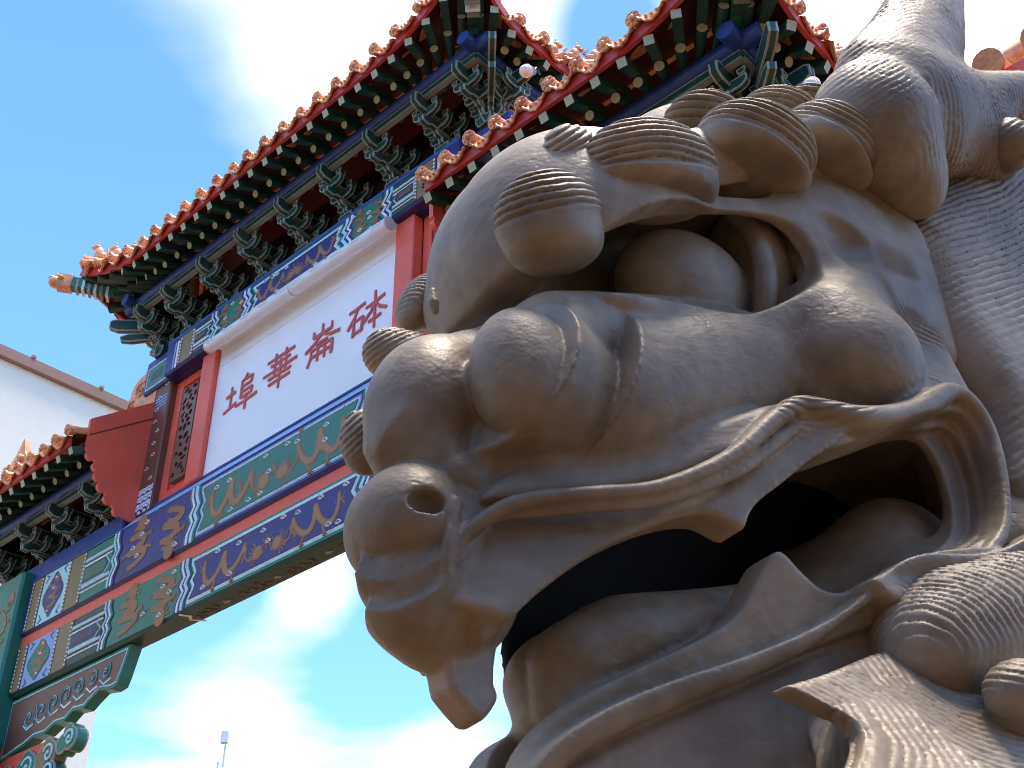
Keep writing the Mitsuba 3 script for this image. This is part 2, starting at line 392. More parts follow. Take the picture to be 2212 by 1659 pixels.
painted_face('gate__upper_beam', 0, 10.73, 11.86, .22, {'zig2': 2.22, 'zig1': 4.70, 'strip': (5.78, 5.78), 'gold': [(5.78, 6.38), (7.36, 7.78)], 'medal': (6.40, 7.34)}, 3, TEAL, NAVY, 1)
b = Bag(); b.plate(Polygon([(-7.94, 0), (7.94, 0), (7.94, 1), (-7.94, 1)]), 'o', 0, .001, SKYB)
b = Bag(); b.add([(-7.94, .215, 11.875), (7.94, .215, 11.875), (7.94, .0, 12.19), (-7.94, .0, 12.19), (-7.94, -.2, 12.19), (7.94, -.2, 12.19)], [[0, 1, 2], [0, 2, 3], [3, 2, 5], [3, 5, 4]], SKYB)
b.box((-4.0, 4.0), (-.2, .03), (12.185, 12.235), BLUE, .01); b.put('gate__upper_beam__top_moulding')
b = Bag(); b.box((-7.95, 7.95), (-.3, .15), (10.46, 10.76), RED); b.put('gate__red_rail')
b = Bag(); b.box((-7.95, 7.95), (-.28, .18), (9.50, 10.52), GREEN, .06); b.put('gate__lower_beam')
painted_face('gate__lower_beam', 0, 9.53, 10.50, .18, {'zig2': 2.26, 'zig1': 4.66, 'strip': (5.86, 5.86), 'gold': [(5.86, 6.44), (7.5, 7.86)], 'medal': (6.46, 7.48)}, 8, NAVY, TEAL, 1)
# paint under the lower beam
b = Bag(); rng = np.random.default_rng(21)
for k in range(9):
    x = -1.9 + .62 * k + rng.uniform(-.1, .1)
    if k % 2: g, col = cloud_shape(x, -.06, .1, rng), (.25, .28, .24)
    else: g, col = affinity.translate(dragon_shape(.7, .26, k % 4 == 0, rng), x, -.06), (.10, .05, .03)
    for p in polys(g): b.plate(p, 'z', 9.491, 9.4995, col)
for p in polys(stroke([(-2.3, .16), (-2.22, .02), (-2.34, -.08), (-2.2, -.26)], .05)): b.plate(p, 'z', 9.490, 9.4995, WHITE)
b.put('gate__lower_beam__underside_painting')
# short posts that carry the upper roof
for s in (-1, 1):
    b = Bag(); b.box((s * 4.36 - .26, s * 4.36 + .26), (-.45, .05), (12.18, 15.88), BROWN, .03); k = b.put('gate__short_post')
    b = Bag(); rng = np.random.default_rng(31)
    for r_ in range(3):
        for j in range(4):
            cx, cz = s * 4.36 - .26 + .52 * (j + .5 * (r_ % 2)) / 3, 12.2 + .17 * (2 - r_)
            for q, col in ((.20, WHITE), (.165, SKYB), (.13, WHITE), (.095, NAVY), (.05, WHITE)):
                g = Point(cx, cz).buffer(q, quad_segs=5).intersection(sbox(s * 4.36 - .255, 12.19, s * 4.36 + .255, 13.2))
                for p in polys(g): b.plate(p, 'o', .051, .052 + .004 * r_ + .016 * (.22 - q), col)
    b.put(k + '__wave_painting')
    b = Bag()
    for j in range(9):
        c = cloud_shape(s * 4.36 + rng.uniform(-.12, .12), 12.9 + .27 * j, .085, rng)
        for p in polys(c): b.plate(p, 'o', .051, .056, WHITE)
        for p in polys(c.buffer(-.012)): b.plate(p, 'o', .0515, .060, GOLD)
    for zz in (14.55, 14.62, 14.69, 14.76): b.plate(sbox(s * 4.36 - .2, zz, s * 4.36 + .2, zz + .03), 'o', .051, .057, SKYB)
    b.put(k + '__painted_cloud')
b = Bag(); b.box((-4.12, 4.12), (-.45, .25), (15.05, 15.90), NAVY, .04); b.box((-5.05, 5.15), (-.32, .12), (15.08, 15.885), BLUE, .03); b.put('gate__lintel')
b = Bag(); b.box((-4.12, 4.12), (-.45, .256), (15.80, 15.895), (.03, .10, .33), .02); b.put('gate__lintel__blue_cap')
painted_face('gate__lintel', 0, 15.06, 15.80, .25, {'zig2': 1.42, 'zig1': 2.46, 'strip': (3.12, 3.12), 'gold': [(3.12, 3.62)], 'dl': 1.15, 'dx': .64, 'nc': 8}, 13, NAVY, TEAL, .8)
for s in (-1, 1):
    b = Bag(); x0, x1 = sorted((s * 4.15, s * 5.0))
    tongue = Polygon([(x0 + .05, 15.14), (x1 - .05, 15.14), (x1 - .05, 15.68), (x0 + .05, 15.68)])
    b.plate(tongue, 'o', .121, .128, WHITE); b.plate(tongue.buffer(-.03), 'o', .122, .134, TEAL); b.plate(affinity.scale(tongue.buffer(-.14), .8, .8), 'o', .123, .140, GREEN)
    b.put('gate__lintel__painted_end')
    b = Bag(); xs = sorted((s * 3.66, s * 3.72)); b.plate(sbox(xs[0], 15.07, xs[1], 15.72), 'o', .2505, .262, WHITE); xs = sorted((s * 3.76, s * 3.80)); b.plate(sbox(xs[0], 15.07, xs[1], 15.72), 'o', .2505, .262, SKYB)
    b.put('gate__lintel__painted_line')
# sign board and its red surround
b = Bag(); b.box((-2.50, 2.53), (-.10, 0), (12.2, 14.60), (.84, .86, .90)); b.put('gate__sign_board', 'board_white')
b = Bag(); b.box((-2.50, 2.53), (-.10, 0), (14.612, 15.06), (.84, .86, .90)); b.put('gate__sign_board', 'board_white')
for s in (-1, 1):
    t = (lambda a, b_: tuple(sorted((s * a, s * b_))))
    b = Bag(); b.box(t(2.515, 2.96), (-.12, .10), (12.2, 15.05), RED, .02); b.put('gate__red_stile')
    b = Bag(); b.box(t(2.55, 4.1), (-.40, -.16), (12.2, 15.05), RED); b.put('gate__red_panel')
    b = Bag(); b.plate(sbox(*(t(2.99, 4.09)[0], 12.25, t(2.99, 4.09)[1], 15.04)).difference(sbox(t(3.18, 3.86)[0], 12.5, t(3.18, 3.86)[1], 14.86)), 'o', -.16, -.10, RED); b.put('gate__red_panel__frame' if s < 0 else 'gate__red_panel_001__frame')
    b = None
    # carved openwork
    rng = np.random.default_rng(77); hole = []
    pill = sbox(t(3.30, 3.74)[0], 12.66, t(3.30, 3.74)[1], 14.72).buffer(.03)
    for k in range(420):
        x, z = rng.uniform(*t(3.32, 3.72)), rng.uniform(12.7, 14.7)
        e = affinity.rotate(affinity.scale(Point(x, z).buffer(1, quad_segs=3), rng.uniform(.035, .06), rng.uniform(.05, .095)), rng.uniform(0, 180))
        if all(e.distance(h) > .016 for h in hole) and pill.buffer(-.02).contains(e): hole.append(e)
    b = Bag(); b.plate(pill.difference(unary_union(hole)), 'o', -.15, -.07, (.19, .10, .065)); b.plate(pill, 'o', -.165, -.158, (.05, .02, .015)); b.put('gate__red_panel__carved_openwork' if s < 0 else 'gate__red_panel_001__carved_openwork')
b = Bag(); b.box((-2.6, 2.6), (-.3, -.125), (12.2, 15.05), BROWN); b.put('gate__sign_board__back')
# lettering, right to left
CH = {1.79: [[(0, .79), (.2, .80), (.44, .84)], [(.24, .8), (.16, .58), (-.02, .32)], [(.14, .47), (.15, .28), (.13, .05)], [(.14, .46), (.4, .49), (.37, .1)], [(.13, .12), (.37, .13)], [(.47, .66), (.7, .69), (.98, .74)], [(.72, 1.0), (.72, .5), (.72, -.02)], [(.70, .68), (.62, .48), (.42, .28)], [(.74, .68), (.85, .48), (1.04, .34)], [(.56, .22), (.9, .25)]],
      .64: [[(.5, 1.02), (.5, .76)], [(.24, .92), (.24, .75), (.78, .76)], [(.77, .94), (.77, .76)], [(.5, .76), (.3, .58), (.02, .44)], [(.5, .74), (.72, .6), (1.02, .54)], [(.34, .51), (.66, .52)], [(.2, .4), (.2, .2), (.12, -.02)], [(.2, .4), (.5, .41), (.82, .41), (.8, .02)], [(.4, .4), (.4, .03)], [(.6, .4), (.6, .03)], [(.18, .21), (.8, .22)]],
      -.50: [[(.08, .88), (.5, .89), (.92, .90)], [(.34, 1.02), (.34, .78)], [(.66, 1.02), (.66, .78)], [(.2, .72), (.8, .73)], [(-.02, .52), (.5, .53), (1.02, .55)], [(.33, .72), (.33, .36)], [(.67, .72), (.67, .36)], [(.15, .36), (.85, .37)], [(.5, .80), (.5, .4), (.5, -.04)], [(.18, .19), (.84, .2)]],
      -1.62: [[(.0, .62), (.30, .66)], [(.16, .86), (.16, .24)], [(-.04, .18), (.14, .24), (.36, .30)], [(.66, 1.02), (.57, .87)], [(.5, .86), (.5, .36)], [(.5, .86), (.83, .88), (.81, .68)], [(.5, .68), (.82, .69)], [(.5, .52), (.86, .53), (.84, .36)], [(.5, .36), (.85, .37)], [(.36, .19), (.7, .20), (1.04, .24)], [(.68, .36), (.68, -.04)]]}
for xc, strokes in CH.items():
    g = unary_union([stroke([(xc + (x - .5) * .90, 13.25 + z * .74) for x, z in st], [.038 + .022 * (j / max(len(st) - 1, 1)) if abs(st[0][0] - st[-1][0]) > .2 else .042 for j in range(len(st))], cap=2) for st in strokes]).buffer(.008).buffer(-.004)
    b = Bag()
    for p in polys(g): b.plate(p, 'o', .001, .022, (.52, .07, .05))
    b.put('gate__sign_board__character')
# white roller housing over the sign, with slots
for (x0, x1) in ((-2.47, .045), (.055, 2.58)):
    c = m3.Manifold.cylinder(x1 - x0, .118, .118, 40, True).rotate([0, 90, 0])
    for k in range(5):
        xx = -1.06 + .53 * k
        c = c - m3.Manifold.cube([.27, .10, .026], True).translate([xx, .105, -.012])
    mm = c.to_mesh(); b = Bag(); b.add(np.asarray(mm.vert_properties)[:, :3] + [(x0 + x1) / 2, .30, 14.92], mm.tri_verts, (.8, .8, .82)); 
    b.put('gate__white_roller', 'white_enamel', 35)
b = Bag()
for x in (-2.47, .05, 2.58):
    b = Bag(); b.rod((x - .02, .30, 14.92), (x + .02, .30, 14.92), .124, (.6, .55, .5), 28); b.put('gate__white_roller__end_cap')
b = Bag(); b.box((-2.47, 2.56), (.0, .30), (14.985, 15.045), WHITE); b.put('gate__white_roller__mounting_board', 'white_enamel')
# ------------------------------------------------------------------ brackets and roofs
def arm_poly(w, h, up=.5):
    """boat-shaped cross arm, drawn round x = 0, from z = 0 to h"""
    a = w / 2
    return Polygon([(-a, h), (-a, h * .55), (-a * .92, h * .30), (-a * .78, h * .10), (-a * .6, 0), (a * .6, 0), (a * .78, h * .10), (a * .92, h * .30), (a, h * .55), (a, h)])


def bracket(part, cx, co, z0, dx, do, k=1.0, wing=True):
    d = np.array([dx, do], float); e = np.array([do, -dx], float)
    place = lambda v: np.c_[cx + v[:, 0] * e[0] + v[:, 1] * d[0], co + v[:, 0] * e[1] + v[:, 1] * d[1], z0 + v[:, 2]]

    def piece(name, items, root=False):
        b = Bag()
        for poly, ax, lo, hi, dz, w in items: b.plate(affinity.translate(poly, 0, dz), ax, lo, hi, GREEN, TRIM, w)
        b.v = [place(v) for v in b.v]; b.put(part if root else f'{part}__{name}')
    piece('', [(Polygon([(-.11, 0), (.11, 0), (.17, .13), (.17, .2), (-.17, .2), (-.17, .13)]), 'o', -.14, .19, 0, .018)], True)
    if wing:
        for (o, z, w) in ((.0, .20, .58), (.0, .50, .84), (.28, .47, .58), (.54, .58, .58)):
            piece('cross_arm', [(arm_poly(w, .17), 'o', o - .045, o + .045, z, .022)])
            for s in (-1, 1):
                c = s * (w / 2 - .055); piece('arm_block', [(Polygon([(c - .045, .17), (c + .045, .17), (c + .065, .23), (c + .065, .27), (c - .065, .27), (c - .065, .23)]), 'o', o - .065, o + .065, z, .018)])
    piece('scallop', [(Polygon([(-.1, .22), (.12, .22), (.20, .26), (.22, .34), (.30, .35), (.36, .42), (-.1, .42)]), 'x', -.05, .05, 0, .022)])
    piece('beak', [(Polygon([(-.1, .45), (.44, .45), (.52 * k, .40), (.66 * k, .42), (.68 * k, .52), (.56 * k, .60), (.46, .62), (-.1, .62)]), 'x', -.058, .058, 0, .024)])
    piece('beam_head', [(Polygon([(-.1, .68), (.74 * k, .68), (.86 * k, .75), (.86 * k, .92), (.80 * k, .96), (-.1, .96)]), 'x', -.062, .062, 0, .026)])


class Roof:
    """hip roof over a purlin frame. x0, x1: purlin corners; open0/open1: that end butts against a wall instead of turning the corner"""
    def __init__(self, part, x0, x1, zp, open0=False, open1=False, up=.62, rear=-.15):
        self.part, self.x0, self.x1, self.zp, self.open0, self.open1, self.up = part, x0, x1, zp, open0, open1, up
        self.op, self.back = .65, -.95              # front and rear purlin lines
        self.ov = .84; self.ox = .66; self.fl = .15; self.zb = .15

    def lift(self, t): return np.clip(t, 0, 1) ** 2.2

    def edge(self, side, s):
        """eave point (bottom of the fascia) at the distance s along that side's purlin line, and the outward direction"""
        if side == 'front':
            a = 0 if self.open1 else self.lift((s - (self.x1 + self.ox - 2.4)) / 2.4)
            c = 0 if self.open0 else self.lift(((self.x0 - self.ox + 2.4) - s) / 2.4)
            return np.array([s + self.fl * (a - c) * .5, self.op + self.ov + self.fl * max(a, c), self.zp + .15 + self.up * max(a, c)]), np.array([0, 1.0, 0])
        m = (self.op + self.back) / 2; half = (self.op - self.back) / 2 + self.ov
        t = self.lift((abs(s - m) - (half - 1.3)) / 1.3)
        sg = 1 if side == 'right' else -1; X = self.x1 if side == 'right' else self.x0
        return np.array([X + sg * (self.ox + self.fl * t), s + np.sign(s - m) * self.fl * t * .5, self.zp + .15 + self.up * t]), np.array([sg, 0, 0])

    def foot(self, side, s):
        """where the rafter of the eave point s starts, on the purlin"""
        if side == 'front':
            lo, hi = self.x0 - self.ox, self.x1 + self.ox; x = s
            if not self.open1 and s > hi - 2.2: x = hi - 2.2 + (s - hi + 2.2) * (2.2 - self.ox - .25) / 2.2
            if not self.open0 and s < lo + 2.2: x = lo + 2.2 + (s - lo - 2.2) * (2.2 - self.ox - .25) / 2.2
            return np.array([x, self.op, self.zp])
        m = (self.op + self.back) / 2; half = (self.op - self.back) / 2 + self.ov
        s2 = m + (s - m) * (half - self.ov - .1) / half
        return np.array([self.x1 if side == 'right' else self.x0, s2, self.zp])

    def build(self):
        p = self.part; x0, x1, zp = self.x0, self.x1, self.zp
        zc = zp + .13
        sides = ['front'] + ([] if self.open1 else ['right']) + ([] if self.open0 else ['left'])
        rz = zp + 1.75                                                       # ridge
        r0, r1 = (x0 if self.open0 else x0 + .75), (x1 if self.open1 else x1 - .75); rm = (self.op + self.back) / 2
        # deck: a curved sheet per slope, thick enough to shade
        b = Bag()
        self.slopes = {}
        for side in sides + ['rear']:
            if side in ('front', 'rear'): ss = np.linspace(x0 - (0 if self.open0 else self.ox), x1 + (0 if self.open1 else self.ox), 41)
            else: ss = np.linspace(self.back - self.ov, self.op + self.ov, 21)
            rows = []
            for s in ss: rows.append(self.slope(side, s, np.linspace(0, 1, 9), r0, r1, rz, rm))
            V = np.array(rows); n, m = V.shape[:2]
            idx = np.arange(n * m).reshape(n, m)
            F = np.concatenate([np.stack([idx[:-1, :-1], idx[1:, :-1], idx[1:, 1:]], -1).reshape(-1, 3), np.stack([idx[:-1, :-1], idx[1:, 1:], idx[:-1, 1:]], -1).reshape(-1, 3)])
            b.add(V.reshape(-1, 3) + [0, 0, .06], F, (.14, .03, .015)); b.add(V.reshape(-1, 3) - [0, 0, .0], F[:, ::-1], DRED)
        b.put(p)
        # purlin and the tie below it
        for side in sides:
            b = Bag()
            if side == 'front': q0, q1 = (x0 - (0 if self.open0 else .32), self.op, zc), (x1 + (0 if self.open1 else .32), self.op, zc)
            else: X = x1 if side == 'right' else x0; q0, q1 = (X, self.back - .3, zc), (X, self.op + .32, zc)
            b.rod(q0, q1, .13, BLUE, 20, cap=(.04, .10, .36)); b.put(f'{p}__purlin')
            b = Bag(); q0, q1 = np.array(q0), np.array(q1); d = unit_(q1 - q0)
            b.bar(q0 - [0, 0, .21] + d * .3, q1 - [0, 0, .21] - d * .3, .10, .14, GREEN)
            for dz in (-.272, -.148): b.bar(q0 - [0, 0, -dz] + d * .3, q1 - [0, 0, -dz] - d * .3, .108, .018, TRIM)
            b.put(f'{p}__eave_tie')
        # rafters, soffit, fascia, tiles
        for side in sides:
            if side == 'front': lo, hi = x0 - (-.12 if self.open0 else self.ox - .12), x1 + (-.12 if self.open1 else self.ox - .12)
            else: lo, hi = self.back - self.ov + .12, self.op + self.ov - .12
            n = max(3, int(round((hi - lo) / .405))); tips = np.linspace(lo, hi, n)
            for s in tips:
                t, out = self.edge(side, s); f = self.foot(side, s)
                f = f + [0, 0, .26 + .085]; tip = t - [0, 0, .085]
                v = tip - f; v[2] = 0; L = np.linalg.norm(v); v /= L
                lift = t[2] - (zp + .15)
                mid = f + v * (L * .47); mid[2] = f[2] + (tip[2] - f[2]) * .56 - .075
                st = f - v * .55; st[2] = f[2] + (f[2] - mid[2]) / (L * .47) * .55
                b = Bag(); b.rod(st, mid, .070, GREEN, 12, cap=BEIGE); b.put(f'{p}__rafter')
                fs = f + v * (L * .12); fs[2] = f[2] + .10 + (tip[2] - f[2]) * .12
                b = Bag(); b.bar(fs, tip - v * .02, .132, .132, GREEN, cap=BEIGE); b.put(f'{p}__flying_rafter')
            # fascia board, in lengths
            ts = np.linspace(lo - .12 if not (side == 'front' and self.open0) else lo, hi + .12 if not (side == 'front' and self.open1) else hi, 33)
            E = [self.edge(side, s) for s in ts]; b = Bag()
            for (a, oa), (c, oc) in zip(E[:-1], E[1:]):
                b.bar(a + [0, 0, .085] + oa * .02, c + [0, 0, .085] + oc * .02, .06, .19, (.46, .045, .033))
            b.put(f'{p}__fascia_board')
            self.tiles(side, lo, hi, r0, r1, rz, rm)
        # hips: timber under, tiled ridge over, figures
        for X, sg, op_ in ((x1, 1, self.open1), (x0, -1, self.open0)):
            if op_: continue
            c = np.array([X + sg * (self.ox + self.fl), self.op + self.ov + self.fl, zp + .15 + self.up])
            foot = np.array([X, self.op, zc + .16])
            dv = unit_((c - foot) * [1, 1, 0]); inn = foot - dv * .9 + [0, 0, .5]; tip = c + dv * .12 - [0, 0, .20]
            b = Bag(); mid = foot + dv * .55 + [0, 0, .10]
            b.bar(inn, mid, .20, .26, GREEN, cap=TRIM); b.bar(foot + dv * .1 + [0, 0, .16], tip, .22, .24, TEAL, cap=TEAL)
            for k in range(6):
                q = foot + (tip - foot) * (.45 + .09 * k); b.bar(q - [0, 0, .03], q + dv * .05 - [0, 0, .03], .24, .26, TRIM if k % 2 else WHITE)
            b.put(f'{p}__hip_beam')
            b = Bag(); q = tip + dv * .0
            b.bar(q, q + dv * .30 + [0, 0, .03], .27, .30, ORANGE); b.ball(q + dv * .36 + [0, 0, .02], [.14, .14, .13], ORANGE); b.ball(q + dv * .44 + [0, 0, .12], [.08, .08, .06], ORANGE)
            for k in range(4): b.ball(q + dv * (.06 + .09 * k) + [0, 0, .19], [.06, .06, .07], ORANGE, 1)
            for sx in (-1, 1):
                w = np.array([-sg * 1.0, 1.0, 0]) * .7071 * sx; b.ball(q + dv * .22 + w * .14 + [0, 0, .06], [.07, .07, .06], ORANGE, 1)
            b.put(f'{p}__hip_end', 'glazed_tile', 40)
            for rear in (0, 1):
                oo = (self.op + self.ov + self.fl) if not rear else (self.back - self.ov - self.fl)
                e0 = np.array([X + sg * (self.ox + self.fl - .02), oo + (-.02 if not rear else .02), c[2] + .40]); e1 = np.array([r1 if sg > 0 else r0, rm, rz + .25])
                t = np.linspace(0, 1, 12); pts = e0 + (e1 - e0) * t[:, None]; pts[:, 2] = e0[2] + (e1[2] - e0[2]) * t ** 1.25 - .25 * np.sin(math.pi * t)
                b = Bag(); b.tube(pts, .155, ORANGE, 12); b.tube(pts - [0, 0, .1], .10, ORANGE, 8); b.rod(pts[0], pts[0] - unit_(pts[1] - pts[0]) * .03, .175, ORANGE, 14); b.put(f'{p}__hip_ridge', 'glazed_tile', 40)
                for k, q in enumerate((.10, .26, .42)):
                    i = q * 11; c0 = pts[int(i)] + (pts[int(i) + 1] - pts[int(i)]) * (i - int(i)); dd = unit_(pts[0] - pts[3]) * [1, 1, 0]
                    c0 = c0 + [0, 0, .08]; b = Bag(); b.ball(c0 + [0, 0, .22], [.10, .10, .17], ORANGE); b.ball(c0 + dd * .06 + [0, 0, .39], [.075, .075, .07], ORANGE); b.ball(c0 + dd * .13 + [0, 0, .37], [.05, .05, .035], ORANGE, 1)
                    b.ball(c0 - dd * .08 + [0, 0, .15], [.10, .10, .09], ORANGE); b.tube([c0 - dd * .14 + [0, 0, .16], c0 - dd * .2 + [0, 0, .28], c0 - dd * .13 + [0, 0, .40]], [.04, .035, .02], ORANGE, 6)
                    for sx in (-1, 1): b.ball(c0 + dd * .04 + np.array([dd[1], -dd[0], 0]) * .05 * sx + [0, 0, .46], [.02, .02, .04], ORANGE, 1)
                    b.put(f'{p}__ridge_figure', 'glazed_tile', 40)
        # main ridge
        b = Bag(); b.bar((r0, rm, rz + .15), (r1, rm, rz + .15), .2, .4, ORANGE); b.rod((r0, rm, rz + .4), (r1, rm, rz + .4), .12, ORANGE, 14); b.put(f'{p}__main_ridge', 'glazed_tile', 40)

    def slope(self, side, s, t, r0, r1, rz, rm):
        if side == 'rear':
            e, _ = self.edge('front', s); e = np.array([e[0], 2 * rm - e[1], e[2]])
        else: e, _ = self.edge(side, s)
        e = e + [0, 0, .17]
        if side in ('front', 'rear'):
            lo, hi = self.x0 - (0 if self.open0 else self.ox), self.x1 + (0 if self.open1 else self.ox)
            r = np.array([r0 + (r1 - r0) * (s - lo) / (hi - lo), rm, rz])
            # keep the rows of the middle part straight
            r[0] = np.clip(s, r0, r1)
        else: r = np.array([r1 if side == 'right' else r0, rm, rz])
        P_ = e + (r - e) * t[:, None]
        P_[:, 2] = e[2] + (r[2] - e[2]) * t ** 1.25 - .12 * np.sin(math.pi * t)
        return P_

    def tiles(self, side, lo, hi, r0, r1, rz, rm):
        p = self.part; n = max(3, int(round((hi - lo + .2) / .475))); ss = np.linspace(lo - .02, hi + .02, n)
        rng = np.random.default_rng(len(scene))
        for i, s in enumerate(ss):
            jit = rng.normal(0, 1, 6)
            row = self.slope(side, s, np.linspace(0, 1, 9) ** 1.2, r0, r1, rz, rm) + [0, 0, .15] + np.array([jit[0] * .014, 0, jit[1] * .010])
            d = unit_(row[0] - row[1]); row[0] = row[0] + d * (.09 + .016 * jit[2])
            b = Bag(); b.tube(row, .095, ORANGE, 10)
            e = row[0]; a = unit_(np.cross(d, [0, 0, 1])); u = np.cross(a, d)
            b.rod(e, e + d * .035, .112, ORANGE, 16)                              # the round end, with a boss and a ring of beads
            b.ball(e + d * .04, [.05, .05, .05], ORANGE, 1)
            for k in range(7):
                q = 2 * math.pi * k / 7; b.ball(e + d * .035 + (a * math.cos(q) + u * math.sin(q)) * .082, .025, ORANGE, 0)
            b.put(f'{p}__barrel_tile', 'glazed_tile', 40)
            if i == len(ss) - 1: break
            row2 = self.slope(side, (s + ss[i + 1]) / 2, np.array([0, .12]), r0, r1, rz, rm)
            e = row2[0] + [jit[3] * .012, 0, .085 + jit[4] * .010]; d = unit_(unit_(row2[0] - row2[1]) + [0, 0, .07 * jit[5]]); a = unit_(np.cross(d, [0, 0, 1])); u = np.cross(a, d)
            # drip tile: a drooping leaf, curved across, with a raised edge
            out = []
            W = .195
            for xx in np.linspace(-1, 1, 13):
                drop = .045 + .115 * (1 - abs(xx) ** 1.8) + .010 * math.cos(xx * 14)
                out.append((xx * W, drop, .035 * (1 - xx * xx)))
            top = np.array([e + d * .09 + a * x_ - u * k_ for x_, dr_, k_ in out]); bot = np.array([e + d * .16 + a * x_ * .97 - u * (k_ + dr_) for x_, dr_, k_ in out])
            back = np.array([e - d * .35 + a * x_ - u * k_ for x_, dr_, k_ in out])
            th = d * -.03
            m = len(out); k = np.arange(m - 1)
            quad = lambda A, B: (np.vstack([A, B]), np.vstack([np.c_[k, k + 1, k + 1 + m], np.c_[k, k + 1 + m, k + m]]))
            b = Bag()
            for A, B in ((top, bot), (bot + th, top + th), (bot, bot + th), (top, back), (top + th, back - u * .03)):
                v, f = quad(A, B); b.add(v, f, ORANGE)
            b.tube(bot + d * .004, .016, ORANGE, 6)
            for q in (-.4, 0, .4): b.ball(e + d * .135 + a * q * W - u * (.03 + .06 * (1 - q * q)), [.026, .026, .026], ORANGE, 0)
            b.put(f'{p}__drip_tile', 'glazed_tile', 30)


ZM, ZS, ZL = 16.91, 13.24, 13.03
R = Roof('gate__main_roof', -4.92, 4.92, ZM); R.build()
S = Roof('gate__side_roof', 4.64, 9.5, ZS, open0=True, up=.5); S.build()
S2 = Roof('gate__side_roof_001', -9.5, -4.64, ZL, open1=True, up=.5); S2.build()
# bracket sets
for x in (-3.66, -2.44, -1.22, 0, 1.22, 2.44, 3.66): bracket(num('gate__bracket_set'), x, .0, ZM - 1.05, 0, 1)
for z0, xs, co in ((ZM - 1.05, (4.62, -4.62), 1), (ZS - 1.05, (9.2,), 1), (ZL - 1.05, (-9.2,), 1)):
    for x in xs:
        s = 1 if x > 0 else -1; k = num('gate__bracket_set')
        bracket(k, x, .0, z0, 0, 1)
        bracket(num('gate__bracket_set'), x, .0, z0, s * .7071, .7071, k=1.45, wing=False)
        bracket(num('gate__bracket_set'), x, -.05, z0, s, 0)
for x in (5.35, 6.55, 7.75): bracket(num('gate__bracket_set'), x, .0, ZS - 1.05, 0, 1); bracket(num('gate__bracket_set'), -x, .0, ZL - 1.05, 0, 1)
